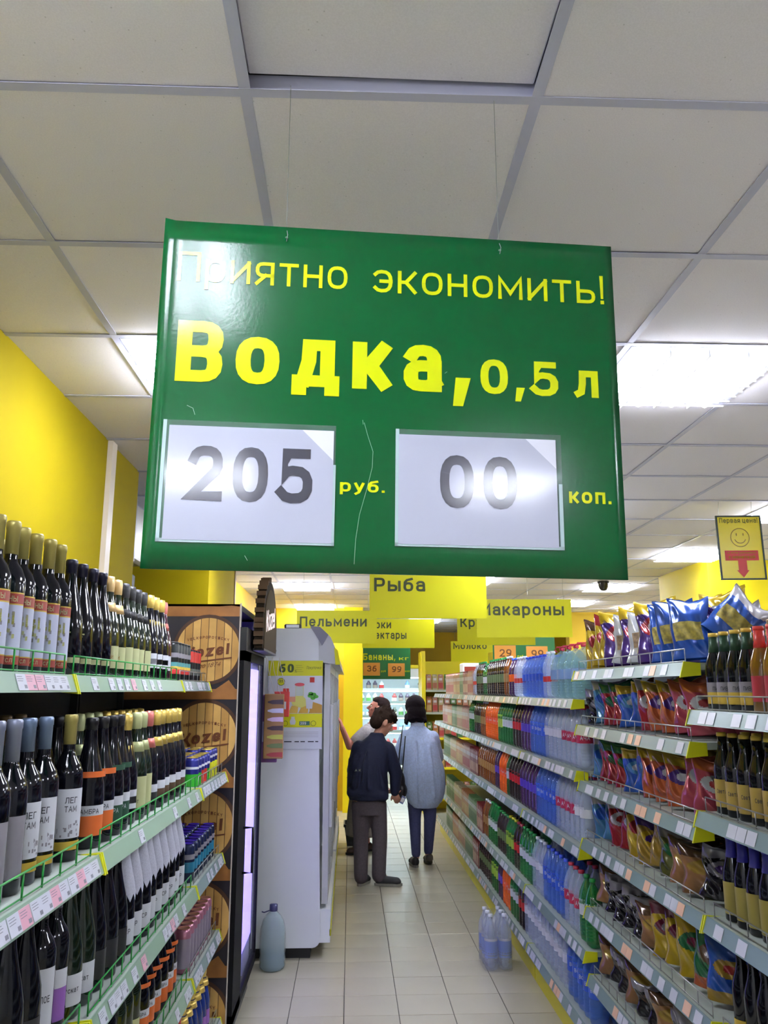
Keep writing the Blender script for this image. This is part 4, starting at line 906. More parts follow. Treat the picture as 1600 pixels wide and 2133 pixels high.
D['blue5s'] = petb('water_bottle', 'bottle', .042, .25, PBL, CBl, [(.1, .14, LBL)]); D['greens'] = petb('soda_bottle', 'bottle', .04, .26, PGR, CG, [(.1, .15, LW)]); D['violet_s'] = petb('soda_bottle', 'bottle', .04, .26, PVI, CBl, [(.1, .15, POR)])
ND.update({'blue5s': 'short blue water bottle', 'greens': 'short green soda bottle', 'violet_s': 'short violet drink bottle'})
for si, seq in enumerate(DR):
    y = 4.07
    for k, n in seq:
        pitch = {'teal5': .142}.get(k, .094 if k[0] != 'j' else .082)
        for i in range(n):
            if y > DEND - .06: break
            o_ = nth((DSN[si], k))
            lab = '%s %s from the near end, %s' % (o_, ND[k], DSN[si]) if o_ else ND[k] + ' near the far end, ' + DSN[si]
            x = 1.165 if k == 'teal5' else 1.142
            rz = -.5 + random.uniform(-.25, .25) if k[0] != 'j' else random.uniform(-.03, .03)
            D[k].put(x, y + (.02 if k == 'teal5' else 0), DZ[si], rz, lab, ND[k] + ' front row, ' + DSN[si])
            if y < 6.6 and k != 'teal5' and not (si == 3 and i % 3 == 0): D[k].put(x + .1, y + .01, DZ[si], rz, '%s %s of the back row, %s' % (nth((DSN[si], 'b', k)), ND[k], DSN[si]), ND[k] + ' back row, ' + DSN[si])
            y += pitch
# shrink-wrapped packs on the lowest shelf edge and on the floor
FILM = mat('shrink_film', (214, 216, 226), .12, alpha=.22, spec=.9)
def pack(x, y, z, label, nx_=2, ny_=3, key='clear', rz=0.0):
    o = empty('water_pack', (x, y, z), rz=rz, label=label, category='water pack')
    P_ = D[key]
    for i in range(nx_):
        for j in range(ny_):
            b_ = link('bottle', P_.body, o, ((i - (nx_ - 1) / 2) * .088, (j - (ny_ - 1) / 2) * .088, 0), rz=random.uniform(-.4, .4))
            for pt in P_.parts: link(pt[0], pt[1], b_)
    w_, d_ = nx_ * .044 + .003, ny_ * .044 + .003; m = MB()
    sec = [(1, 0), (1, .2), (.93, .25), (.62, .31)]; vs = []; fs = []; n = 24
    for sc_, z_ in sec:
        for i in range(n):
            a = 2 * PI * i / n; c_, s_ = math.cos(a), math.sin(a); e = 5
            vs.append((w_ * sc_ * math.copysign(abs(c_) ** (2 / e), c_) + .003 * math.sin(5 * a + z_ * 30), d_ * sc_ * math.copysign(abs(s_) ** (2 / e), s_), z_))
    for k in range(3):
        for i in range(n): j = (i + 1) % n; fs.append((k * n + i, k * n + j, k * n + n + j, k * n + n + i))
    m.add(vs, fs, FILM, True).obj('shrink_film', o); return o
D['bluelab'] = petb('water_bottle', 'bottle', .042, .32, PCL, CW, [(.07, .17, mat('label_pack', (110, 140, 214), .4)), (.17, .185, LW)])
pack(.93, 5.62, 0, 'shrink-wrapped pack of water bottles standing on the floor tiles', key='bluelab', rz=.05)
# big water bottle on the floor by the freezer
def big_bottle(x, y, label):
    o = empty('water_jug', (x, y, 0), label=label, category='bottle')
    P_ = [(0, .004), (.06, 0), (.078, .01), (.082, .03), (.080, .05), (.082, .07), (.078, .09), (.082, .11), (.082, .2), (.078, .24), (.066, .285), (.045, .315), (.026, .332), (.022, .345), (0, .345)]
    MB().lathe(P_, pet('jug', (176, 198, 204), .45), 24).obj('jug_body', o)
    MB().lathe([(.024, .335), (.026, .34), (.025, .375), (0, .377)], mat('jug_cap', (64, 66, 110), .4), 16).obj('cap', o)
    MB().tube([(-.02, 0, .34), (-.06, .01, .325), (-.075, .01, .33)], .004, mat('jug_cap', (64, 66, 110), .4), 6).obj('handle', o)
    MB().lathe([(.0, .012), (.0755, .012), (.0775, .03), (.0755, .05), (.0775, .07), (.0735, .09), (.0, .092)], pet('jugwater', (110, 140, 160), .5), 20).obj('water', o)
big_bottle(-.475, 5.60, 'large water bottle with dark blue cap on the floor by the white freezer')

# ================================================================== barrel-print beer fridge
fr = empty('beer_fridge', (-.87, 4.80, 0), label='tall beer fridge with barrel print on its side and black glass door', category='fridge')
def FP(x, y, z): return (x + .87, y - 4.80, z)
def FB(m, a, b, mt, bev=0): return m.box(FP(*a), FP(*b), mt, bev)
OAK = mat('oak_print', (176, 128, 62), .5, noise=.15, nscale=12); OAKD = mat('oak_rim', (70, 42, 24), .5); OAKB = mat('oak_beam', (150, 98, 44), .5, noise=.2, nscale=10); NIGHT = mat('print_night', (26, 22, 34), .5); BRNI = mat('branded_ink', (104, 54, 22), .5)
STAVES = [mat('stave_%d' % i, c, .5, noise=.1, nscale=14) for i, c in enumerate([(196, 154, 84), (186, 142, 72), (204, 162, 92), (176, 132, 66)])]
XA, XB, YF = -1.165, -.55, 4.305
m = FB(MB(), (XA, YF + .01, .05), (XB - .03, YF + .03, 2.14), NIGHT); FB(m, (XA, YF + .03, .05), (XA + .03, 5.30, 2.14), BLACK); FB(m, (XA, YF + .01, 2.11), (XB - .03, 5.30, 2.14), BLACK)
FB(m, (XA, 5.28, .05), (XB - .03, 5.30, 2.14), BLACK); FB(m, (XA, YF + .01, .05), (XB - .03, 5.30, .16), BLACK); m.obj('cabinet', fr)
FB(MB(), (XB - .03, YF, .05), (XB - .024, YF + .03, 2.145), mat('pale_edge', (190, 180, 170), .4)).obj('edge_strip', fr)
# printed side: beams and barrel heads
def PY(k): return YF + .01 - .0015 * k - 4.80
pr = MB()
def PPoly(pts, k, mt): pr.add([(p[0] + .87, PY(k), p[1]) for p in pts], [tuple(range(len(pts)))], mt)
for z in (2.098, 1.675, 1.243, .810, .378):
    PPoly([(XA, z - .022), (XB - .03, z - .022), (XB - .03, z + .03), (XA, z + .03)], 1, OAKB)
    pr.add([(p[0] + .87, PY(2), p[1]) for p in [(XB - .14, z + .03), (XB - .04, z + .03), (XB - .075, z + (.075 if z < 2 else .035))]], [(0, 1, 2)], OAKB)
for bi, z in enumerate((1.905, 1.475, 1.045, .612, .18)):
    cx, R_ = -.738, .162
    PPoly([(cx + (R_ + .018) * math.cos(2 * PI * i / 36), z + (R_ + .018) * math.sin(2 * PI * i / 36)) for i in range(36)], 3, OAKD)  # dark printed rim round the barrel head
    n = 8
    for i in range(n):
        x0 = -R_ + 2 * R_ * i / n + .0015; x1 = -R_ + 2 * R_ * (i + 1) / n - .0015; top_ = []; bot = []
        for k in range(5):
            x = x0 + (x1 - x0) * k / 4; h_ = math.sqrt(max(R_ * R_ - x * x, 0)); top_.append((cx + x, z + h_)); bot.append((cx + x, z - h_))
        PPoly(bot + top_[::-1], 4, STAVES[(i * 3 + bi) % 4])
pr.obj('barrel_print', fr)
for bi, z in enumerate((1.905, 1.475, 1.045, .612, .18)):
    t_ = MB(); cx = -.738 + .87
    for i, ch in enumerate('VELKOPOPOVICKY'): t_.text(ch, cx - .108 + i * .0158, z + .040 + .016 * math.sin(PI * (i + .5) / 14), .014, BRNI, PY(6), wt=.2, width=.0105)
    n0 = len(t_.v)
    t_.text('K', cx - .112, z - .044, .066, BRNI, PY(6), wt=.2, width=.045); t_.text('ozel', cx - .062, z - .036, .056, BRNI, PY(6), wt=.26, width=.165, slant=.05)
    t_.add([(cx - .112, PY(6), z - .060), (cx + .125, PY(6), z - .060), (cx + .125, PY(6), z - .053), (cx - .112, PY(6), z - .053)], [(0, 1, 2, 3)], BRNI)
    t_.text('Anno 1874', cx - .085, z - .092, .022, BRNI, PY(6), wt=.13, width=.15, slant=.4)
    t_.v[n0:] = [(p[0], p[1], p[2] + (p[0] - cx) * .12) for p in t_.v[n0:]]
    t_.obj('barrel_lettering', fr)
# door: frame, glass, light strip, handle
ZD0, ZD1 = .14, 1.90
d = empty('door', FP(0, 0, 0)); d.parent = fr
x0, x1 = XB - .022, XB
m = MB()
for a, b_ in (((x0, YF, ZD0), (x1, YF + .30, ZD1)), ((x0, 5.275, ZD0), (x1, 5.30, ZD1)), ((x0, YF, ZD0), (x1, 5.30, ZD0 + .05)), ((x0, YF, ZD1 - .05), (x1, 5.30, ZD1))): m.box(a, b_, mat('door_black', (8, 8, 12), .7, spec=.2))
m.obj('door_frame', d)
MB().box((XB - .014, YF + .29, ZD0 + .04), (XB - .008, 5.28, ZD1 - .04), mat('door_glass', (180, 180, 220), .02, alpha=.18, spec=1.0)).obj('door_glass', d)
VIO = mat('violet_led', (255, 255, 255), .4, emit=1.0, emitc=(132, 112, 255))
m = MB().box((XB - .07, 4.78, .30), (XB - .03, 5.265, 1.82), VIO); m.obj('light_strip', d)
m = MB().tube([(XB, YF + .22, 1.0), (XB + .05, YF + .22, 1.0), (XB + .05, YF + .22, .78), (XB, YF + .22, .78)], .008, BLACK, 6); m.obj('handle', d)
LIN = mat('fridge_liner', (190, 186, 220), .5)
m = FB(MB(), (XA + .03, YF + .035, .16), (XA + .035, 5.275, 2.1), LIN); FB(m, (XA + .03, 5.27, .16), (XB - .035, 4.966, 2.1), LIN); m.obj('liner', fr)
for z in (.3, .62, .94, 1.26, 1.58): FB(MB(), (XA + .04, YF + .035, z), (XB - .08, 5.265, z + .01), mat('rack_white', (200, 200, 214), .4)).obj('rack', fr)
FB(MB(), (XB - .03, YF + .002, 1.90), (XB + .01, 5.30, 2.02), BLACK).obj('header', fr)
FB(MB(), (XB - .04, 4.33, 0), (XB - .07, 5.28, .05), BLACK).obj('plinth', fr)
# round lit barrel sign above the door, facing the aisle
bs = empty('barrel_sign', (-.503, 4.93, 1.922), label='arched barrel-end lit sign standing out above the beer fridge door', category='sign')
def arch(R_, n=20, flat=.0):
    return [(-R_, flat)] + [(R_ * -math.cos(PI * i / n), .11 + .30 * R_ / .42 * math.sin(PI * i / n)) for i in range(n + 1)] + [(R_, flat)]
def aprism(pts, xa, xb, mt, name, par):
    n = len(pts); vs = [(xa, p[0], p[1]) for p in pts] + [(xb, p[0], p[1]) for p in pts]
    fs = [tuple(range(n)), tuple(range(2 * n - 1, n - 1, -1))] + [(i, i + n, (i + 1) % n + n, (i + 1) % n) for i in range(n)]
    return MB().add(vs, fs, mt).obj(name, par)
aprism(arch(.42), -.022, .022, mat('sign_brown', (36, 28, 18), .8, spec=.1), 'sign_body', bs)
aprism(arch(.355), .022, .026, mat('sign_bronze', (64, 52, 30), .7, spec=.1), 'inner_panel', bs)
for i in range(11):
    if i < 3: y_, z = -.42, .02 + i * .045
    else: th_ = (i - 3) * .19 + .1; y_, z = -.42 * math.cos(th_), .11 + .30 * math.sin(th_)
    MB().box((-.026, y_ - .010, z), (.026, y_ + .022, z + .026), mat('sign_stave', (78, 60, 42), .7, spec=.1)).obj('stave_end', bs)
m = MB(); GLOW = mat('lit_letters', (255, 240, 235), .4, emit=.9, emitc=(255, 214, 214))
tx = MB().text('Kozel', -.27, .13, .12, GLOW, 0, wt=.12, width=.50)
tx.v = [(.0275, p[0], p[2] + p[0] * .12) for p in tx.v]; tx.obj('glowing_lettering', bs)
MB().box((-.03, -.4, -.012), (.03, .34, .0), BLACK).obj('sign_foot', bs)

# hanging gift bags at the fridge corner
KR = mat('kraft_paper', (146, 110, 60), .7)
GB = [((-.487, 5.40, 1.275), .125, .40, 'kraft gift bag printed with bottles, front of the hanging bunch', KR), ((-.525, 5.44, 1.25), .12, .42, 'violet gift bag hanging behind the kraft one', mat('violet_bag', (120, 76, 120), .5)), ((-.445, 5.46, 1.53), .10, .16, 'small red gift bag hanging behind the kraft one', mat('red_bag', (186, 50, 44), .5))]
for gi, (p, w_, h_, lab, mt) in enumerate(GB):
    o = empty('gift_bag', p, label=lab, category='bag', group='gift bags hanging by the fridge')
    MB().box((-w_ / 2, -.012, 0), (w_ / 2, .012, h_), mt, bev=.004).obj('bag_body', o)
    for sx in (-1, 1): MB().tube([(sx * w_ * .3, 0, h_), (sx * .012 - .02, 0, h_ + (1.92 - p[2] - h_) * .6), (-.02, 0, 1.91 - p[2])], .0016, mat('white_cord', (206, 200, 196), .6), 4).obj('cord', o)
    m = MB(); cs = [(70, 56, 52), (190, 190, 196), (206, 180, 190), (60, 44, 34), (176, 180, 60), (90, 110, 50), (150, 50, 40)]
    if gi == 0:
        for i, c_ in enumerate(cs):
            z = h_ - .05 - i * .054; mm = col(c_, .5)
            m.poly([(-.03, z - .008), (-.01, z - .014), (.035, z - .014), (.06, z - .016), (.06, z + .014), (.035, z + .014), (-.01, z + .012), (-.03, z + .006), (-.06 + .02, z + .004), (-.04, z - .006)], -.0135, mm)
        m.obj('bottle_print', o)
    else: m.box((-w_ * .3, -.0135, h_ * .3), (w_ * .3, -.0125, h_ * .6), LW).obj('paper_print', o)
hk = MB().tube([(XB, 5.29, 1.93), (XB + .02, 5.34, 1.93), (XB + .05, 5.40, 1.915), (XB + .065, 5.43, 1.95), (XB + .05, 5.43, 1.975)], .002, CHROME, 5)
hk.obj('hook', None, label='thin wire hook at the fridge corner carrying the gift bags', category='hook')

# ================================================================== white upright freezers
def rounded(x0, x1, z0, z1, r):
    P = []
    for cx, cz, a0 in ((x1 - r, z0 + r, -90), (x1 - r, z1 - .01, 0), (x0 + .01, z1 - .01, 90), (x0 + r, z0 + r, 180)):
        rr_ = r if a0 in (-90, 180) else .01
        for i in range(5): a = math.radians(a0 + 90 * i / 4); P.append((cx + rr_ * math.cos(a), cz + rr_ * math.sin(a)))
    return P
FW = mat('freezer_white', (222, 226, 228), .35); FS = mat('freezer_silver', (186, 188, 190), .3, .15); FGL = mat('freezer_glass', (150, 156, 150), .03, alpha=.45, spec=1.0)
def freezer(y0, y1, label, first):
    o = empty('upright_freezer', (-.5, y0, 0), label=label, category='freezer')
    def X(x): return x + .5
    P = rounded(X(-.98), X(-.185), .075, 2.12, .05)
    MB().poly(P, 0, FW, .03).obj('side_panel', o, label='white side panel')
    MB().poly(P, y1 - y0 - .03, FW, y1 - y0).obj('side_panel', o)
    m = MB().box((X(-.98), .03, .1), (X(-.93), y1 - y0 - .03, 2.12), FW); m.box((X(-.98), .03, 2.06), (X(-.2), y1 - y0 - .03, 2.12), FW); m.box((X(-.98), .03, .1), (X(-.2), y1 - y0 - .03, .35), FW); m.obj('carcass', o)
    MB().box((X(-.9), .06, 0), (X(-.25), y1 - y0 - .06, .1), mat('plinth_black', (22, 22, 26), .5)).obj('plinth', o)
    # curved canopy
    cv = [(X(-.26), 2.13), (X(-.2), 2.11), (X(-.14), 2.06), (X(-.10), 1.97), (X(-.075), 1.87), (X(-.19), 1.885), (X(-.26), 1.90)]
    MB().poly(cv, .012, FS, y1 - y0).obj('canopy', o)
    if first:
        MB().poly([(X(-.285), 2.135), (X(-.215), 2.13), (X(-.155), 2.075), (X(-.20), 2.0), (X(-.23), 2.05)], -.006, mat('corner_grey', (128, 128, 142), .4), .012).obj('corner_cap', o)
        MB().poly([(X(-.115), 1.99), (X(-.09), 1.97), (X(-.07), 1.87), (X(-.105), 1.87)], .004, YSIGN, .011).obj('canopy_reflection', o)  # yellow reflection on the canopy edge, built as a coloured sliver
    nd = max(1, round((y1 - y0) / .7)); dw = (y1 - y0 - .06) / nd
    for i in range(nd):
        a = .03 + i * dw; d = empty('door', (0, a, 0)); d.parent = o
        for q in (((X(-.18), .005, .33), (X(-.14), .045, 1.88)), ((X(-.18), dw - .045, .33), (X(-.14), dw - .005, 1.88)), ((X(-.18), .005, .33), (X(-.14), dw - .005, .39)), ((X(-.18), .005, 1.82), (X(-.14), dw - .005, 1.88))):
            pass
        m = MB()
        for q in (((X(-.18), .005, .33), (X(-.14), .045, 1.88)), ((X(-.18), dw - .045, .33), (X(-.14), dw - .005, 1.88)), ((X(-.18), .045, .33), (X(-.14), dw - .045, .39)), ((X(-.18), .045, 1.82), (X(-.14), dw - .045, 1.88))): m.box(q[0], q[1], FS)
        m.obj('door_frame', d)
        MB().box((X(-.165), .04, .38), (X(-.16), dw - .04, 1.83), FGL).obj('door_glass', d)
        MB().box((X(-.14), .012, .8), (X(-.118), .034, 1.6), FS, bev=.004).obj('handle', d)
    m = MB().box((X(-.2), .02, .1), (X(-.12), y1 - y0 - .02, .3), FW); m.box((X(-.125), .02, .14), (X(-.115), y1 - y0 - .02, .18), YSIGN); m.obj('bumper', o)
    for z in (.36, .72, 1.08, 1.44, 1.8):
        MB().box((X(-.9), .04, z), (X(-.25), y1 - y0 - .04, z + .012), FW).obj('freezer_shelf', o)
    return o
z1 = freezer(5.75, 7.75, 'nearest tall white freezer with advertising poster on its side', True)
freezer(7.80, 9.85, 'farther tall white freezer behind the boy in the dark jacket', False)
FRZ = [F['blue'], F['red'], F['skyblue'], F['green'], F['white']]
BOXS = [MB().box((-.06, -.1, 0), (.06, .1, .17), mt, bev=.004).mesh('frozen_pack') for mt in FRZ]
for k, (a, b_) in enumerate(((5.8, 7.7), (7.85, 9.8))):
    for zi, z in enumerate((.372, .732, 1.092, 1.452)):
        y = a + .13
        while y < b_ - .1:
            o = link('frozen_food_box', random.choice(BOXS), None, (-.35, y, z + .001), rz=random.uniform(-.06, .06), label='%s frozen food box from the near end, %s freezer shelf of the %s freezer' % (nth(('fz', k, zi)), SHN[3 - zi] if zi < 3 else 'top', 'nearest' if k == 0 else 'farther'), category='box', group='frozen food boxes in the %s freezer' % ('nearest' if k == 0 else 'farther'))
            MB  # lid flap
            y += .235
# thermometer on the top
tt = MB().box((-.06, -.03, 0), (.06, .03, .035), BLACK, bev=.008).obj('thermometer', None, loc=(-.41, 5.85, 2.121), label='small black display unit lying on top of the white freezer', category='display')
MB().box((-.045, -.0315, .008), (.045, -.0302, .028), WHITE).obj('screen', tt)
# poster
ps = empty('poster', (-.375, 5.742, 1.31), label='advertising poster reading 60 with a jug on the white freezer side', category='poster')
PX0, PX1 = -.189, .184
m = MB().box((PX0, 0, 0), (PX1, .003, .59), mat('poster_white', (206, 210, 218), .3)); m.obj('sheet', ps)
YP = mat('poster_yellow', (206, 206, 12), .3); PT_ = mat('poster_ink', (60, 80, 20), .4)
MB().box((PX0, -.001, .485), (PX1, 0, .587), YP).obj('yellow_band', ps); MB().box((PX0, -.001, .142), (PX1, 0, .232), YP).obj('yellow_band', ps)
WD = [mat('plank_%d' % i, c, .5) for i, c in enumerate([(196, 156, 60), (176, 134, 46), (206, 168, 76)])]
m = MB()
for i in range(5):
    a = PX0 + .02 + i * .07; m.poly([(a - .02, .235), (a + .045, .235), (a + .05, .285 + .0 * i), (a + .005, .285)], -.0012, WD[i % 3])
m.poly([(.10, .235), (PX1 - .002, .235), (PX1 - .002, .29), (.12, .31), (.095, .29)], -.0014, WD[1]); m.obj('table_print', ps)
m = MB(); m.poly([(-.02, .29), (.04, .27), (.075, .285), (.08, .32), (.055, .345), (.055, .42), (-.0, .42), (-.0, .345), (-.03, .32)], -.0016, mat('jug_yellow', (206, 204, 110), .3)); m.poly([(.002, .35), (.052, .35), (.052, .42), (.002, .42)], -.002, mat('jug_clear', (196, 206, 200), .3))
m.disc(.027, .426, .034, .012, -.0022, mat('jug_lid', (196, 70, 80), .4), 14); m.obj('jug_print', ps)
m = MB().poly([(.075, .265), (.115, .265), (.122, .33), (.07, .33)], -.0024, LW); m.obj('cup_print', ps)
m = MB()
for a, b_ in ((.1, .35), (.125, .36), (.14, .345), (.12, .335), (.105, .365)): m.disc(a, b_, .018, .012, -.0026, mat('mint_leaf', (80, 170, 50), .5), 8)
m.obj('mint_print', ps)
m = MB().box((-.085, -.0024, .33), (-.045, -.002, .40), RED); m.box((-.04, -.0024, .31), (-.0, -.002, .345), mat('box_print', (214, 150, 120), .5)); m.box((.096, -.0014, .44), (.128, -.001, .475), RED); m.obj('box_print', ps)
m = MB().text('60', -.115, .507, .058, PT_, -.0015, wt=.28, width=.1); m.text('%', -.008, .507, .018, PT_, -.0015, wt=.14); m.text('Покупочка', .07, .53, .02, PT_, -.0015, wt=.12, width=.1, slant=.25)
for k in range(4): m.box((.0, -.0014, .512 + k * .014), (.05 - .01 * (k % 2), -.001, .5135 + k * .014), PT_)
m.obj('poster_lettering', ps)
m = MB().disc(-.1, .445, .026, .026, -.002, PT_, 20).disc(-.1, .445, .023, .023, -.0024, YP, 20); m.text('55', -.112, .44, .018, PT_, -.0028, wt=.2, width=.024); m.obj('round_badge', ps)
m = MB().box((.03, -.0016, .155), (.10, -.0012, .182), mat('tag_teal', (40, 90, 80), .4)); m.text('399', .036, .159, .019, LW, -.002, wt=.2, width=.04)
for c_ in (.125, -.065): m.disc(c_, .168, .018, .018, -.002, PT_, 16).disc(c_, .168, .015, .015, -.0024, YP, 16)
m.poly([(-.03, .16), (.0, .16), (.006, .18), (-.002, .20), (-.002, .212), (-.026, .212), (-.026, .20), (-.036, .18)], -.002, LW)
for x, w_ in ((-.12, .03), (-.07, .05), (0, .03), (.04, .03), (.09, .04), (.14, .02)): m.box((x, -.0012, .045), (x + w_, -.0008, .052), LINK)
for k in range(4): m.box((-.1, -.0012, .08 + k * .01), (.16, -.0008, .0815 + k * .01), LGY)
m.obj('small_print', ps)

# ================================================================== PEOPLE
def blob(shapes, voxel, name, m_, smooth=2, parent=None, **kw):
    """one continuous surface grown round tapered limbs and ellipsoids"""
    V = []; Fc = []
    def addm(vs, fs):
        o = len(V); V.extend(vs); Fc.extend([tuple(o + i for i in f) for f in fs])
    def ell(c, r, q=None, n=14, k=9):
        c = Vector(c); vs = []; fs = []
        vs.append(Vector((0, 0, -1))); 
        for j in range(1, k):
            a = -PI / 2 + PI * j / k
            for i in range(n): b_ = 2 * PI * i / n; vs.append(Vector((math.cos(a) * math.cos(b_), math.cos(a) * math.sin(b_), math.sin(a))))
        vs.append(Vector((0, 0, 1)))
        for i in range(n): fs.append((0, 1 + (i + 1) % n, 1 + i))
        for j in range(k - 2):
            for i in range(n): a_ = 1 + j * n + i; b_ = 1 + j * n + (i + 1) % n; fs.append((a_, b_, b_ + n, a_ + n))
        L_ = len(vs) - 1; s0 = 1 + (k - 2) * n
        for i in range(n): fs.append((L_, s0 + i, s0 + (i + 1) % n))
        out = []
        for v in vs:
            v = Vector((v.x * r[0], v.y * r[1], v.z * r[2]))
            if q is not None: v = q @ v
            out.append(v + c)
        addm(out, fs)
    def cone(p0, r0, p1, r1, n=12, flat=1.0, fdir=None):
        p0 = Vector(p0); p1 = Vector(p1); d = (p1 - p0)
        if d.length < 1e-6: return
        d.normalize(); u = (Vector(fdir) if fdir else (Vector((0, 0, 1)) if abs(d.z) < .9 else Vector((1, 0, 0)))); u = (u - d * u.dot(d)).normalized(); w_ = d.cross(u); vs = []; fs = []
        for p, r in ((p0, r0), (p1, r1)):
            for i in range(n): a = 2 * PI * i / n; vs.append(p + r * (math.cos(a) * u * flat + math.sin(a) * w_))
        for i in range(n): j = (i + 1) % n; fs.append((i, j, n + j, n + i))
        fs.append(tuple(range(n - 1, -1, -1))); fs.append(tuple(range(n, 2 * n))); addm(vs, fs)
        if flat == 1.0: ell(p0, (r0,) * 3, None, 10, 7); ell(p1, (r1,) * 3, None, 10, 7)
    for s_ in shapes:
        if s_[0] == 'e': ell(s_[1], s_[2], s_[3] if len(s_) > 3 else None)
        elif s_[0] == 'c': cone(*s_[1:5])
        elif s_[0] == 'loft':   # list of (centre, rx, ry) closed sections stacked upward
            n = 20; vs = []; fs = []
            for c, rx, ry, *rot in s_[1]:
                a0 = rot[0] if rot else 0
                for i in range(n):
                    a = 2 * PI * i / n; x, y = rx * math.cos(a), ry * math.sin(a)
                    vs.append(Vector((c[0] + x * math.cos(a0) - y * math.sin(a0), c[1] + x * math.sin(a0) + y * math.cos(a0), c[2])))
            for k in range(len(s_[1]) - 1):
                for i in range(n): j = (i + 1) % n; fs.append((k * n + i, k * n + j, k * n + n + j, k * n + n + i))
            fs.append(tuple(range(n - 1, -1, -1))); fs.append(tuple(range((len(s_[1]) - 1) * n, len(s_[1]) * n))); addm(vs, fs)
    me = bpy.data.meshes.new('tmp'); me.from_pydata([tuple(v) for v in V], [], Fc); me.update()
    o = bpy.data.objects.new('tmp', me); COL.objects.link(o)
    md = o.modifiers.new('r', 'REMESH'); md.mode = 'VOXEL'; md.voxel_size = voxel
    if smooth: ms = o.modifiers.new('s', 'SMOOTH'); ms.factor = .5; ms.iterations = smooth
    dg = bpy.context.evaluated_depsgraph_get(); dg.update()
    out = bpy.data.meshes.new_from_object(o.evaluated_get(dg)); bpy.data.objects.remove(o); bpy.data.meshes.remove(me)
    out.materials.clear(); out.materials.append(m_); out.polygons.foreach_set('use_smooth', [True] * len(out.polygons)); out.name = name
    return link(name, out, parent, **kw)
def frame_(fwd, up=(0, 0, 1)):
    f = Vector(fwd).normalized(); u = Vector(up); u = (u - f * u.dot(f)).normalized(); r = f.cross(u)
    return f, u, r
def head_shapes(c, fwd, up=(0, 0, 1), k=1.0):
    f, u, r = frame_(fwd, up); c = Vector(c); Q = Matrix((r, f, u)).transposed()
    def P(a, b_, d): return c + (r * a + f * b_ + u * d) * k
    S_ = [('e', P(0, -.012, .02), (.074 * k, .093 * k, .095 * k), Q), ('e', P(0, .022, -.045), (.056 * k, .062 * k, .062 * k), Q), ('e', P(0, .055, -.088), (.024 * k, .022 * k, .018 * k), Q),
          ('c', P(0, .082, .012), .009 * k, P(0, .104, -.022), .014 * k), ('e', P(0, .094, -.03), (.017 * k, .012 * k, .010 * k), Q),
          ('c', P(-.034, .078, .026), .010 * k, P(.034, .078, .026), .010 * k), ('e', P(0, .078, -.056), (.024 * k, .012 * k, .007 * k), Q), ('e', P(0, .075, -.066), (.021 * k, .012 * k, .007 * k), Q),
          ('e', P(-.04, .055, -.02), (.022 * k, .022 * k, .02 * k), Q), ('e', P(.04, .055, -.02), (.022 * k, .022 * k, .02 * k), Q)]
    for sg in (-1, 1):
        S_ += [('e', P(sg * .076, -.008, -.008), (.008 * k, .020 * k, .032 * k), Q), ('e', P(sg * .079, -.012, .012), (.010 * k, .016 * k, .016 * k), Q)]
    return S_, P, Q
def eyes(P, Q, par, k=1.0):
    for sg in (-1, 1):
        m = MB(); c = P(sg * .031, .072, .004)
        m.lathe([(0, -.011 * k), (.008 * k, -.008 * k), (.011 * k, 0), (.008 * k, .008 * k), (0, .011 * k)], mat('eye_white', (210, 206, 200), .2), 10, tuple(c)); m.obj('eye', par)
        c2 = P(sg * .031, .081, .004); m = MB().lathe([(0, -.004 * k), (.004 * k, 0), (0, .004 * k)], mat('iris', (40, 28, 20), .2), 8, tuple(c2)); m.obj('iris', par)
def hand_shapes(wr, d, palm, k=1.0, curl=.5, side=1):
    """wrist point, finger direction, palm normal; five separate fingers"""
    wr = Vector(wr); f = Vector(d).normalized(); n = Vector(palm); n = (n - f * n.dot(f)).normalized(); s_ = f.cross(n) * side
    def P(a, b_, c): return wr + (f * a + s_ * b_ + n * c) * k
    Q = Matrix((s_, f, n)).transposed()
    S_ = [('e', P(.045, 0, 0), (.040 * k, .050 * k, .016 * k), Q), ('c', P(-.03, 0, 0), .024 * k, P(.02, 0, 0), .026 * k)]
    for i, (b_, L_) in enumerate(((-.030, .060), (-.010, .072), (.011, .068), (.031, .052))):
        p0 = P(.075 if i not in (0, 3) else .068, b_, 0); a = curl * .6
        p1 = p0 + (f * math.cos(a) + n * math.sin(a)) * L_ * .45 * k; a2 = curl * 1.5; p2 = p1 + (f * math.cos(a2) + n * math.sin(a2)) * L_ * .32 * k; a3 = curl * 2.3; p3 = p2 + (f * math.cos(a3) + n * math.sin(a3)) * L_ * .25 * k
        S_ += [('c', p0, .0095 * k, p1, .009 * k), ('c', p1, .009 * k, p2, .0082 * k), ('c', p2, .0082 * k, p3, .007 * k)]
    t0 = P(.015, -.030, .004); t1 = P(.045, -.052, .018); t2 = P(.070, -.055, .034)
    S_ += [('c', t0, .014 * k, t1, .011 * k), ('c', t1, .011 * k, t2, .009 * k)]
    return S_
def cloth(key, rgb, r=.85): return mat(key, rgb, r, noise=.12, nscale=60, bump=.15)
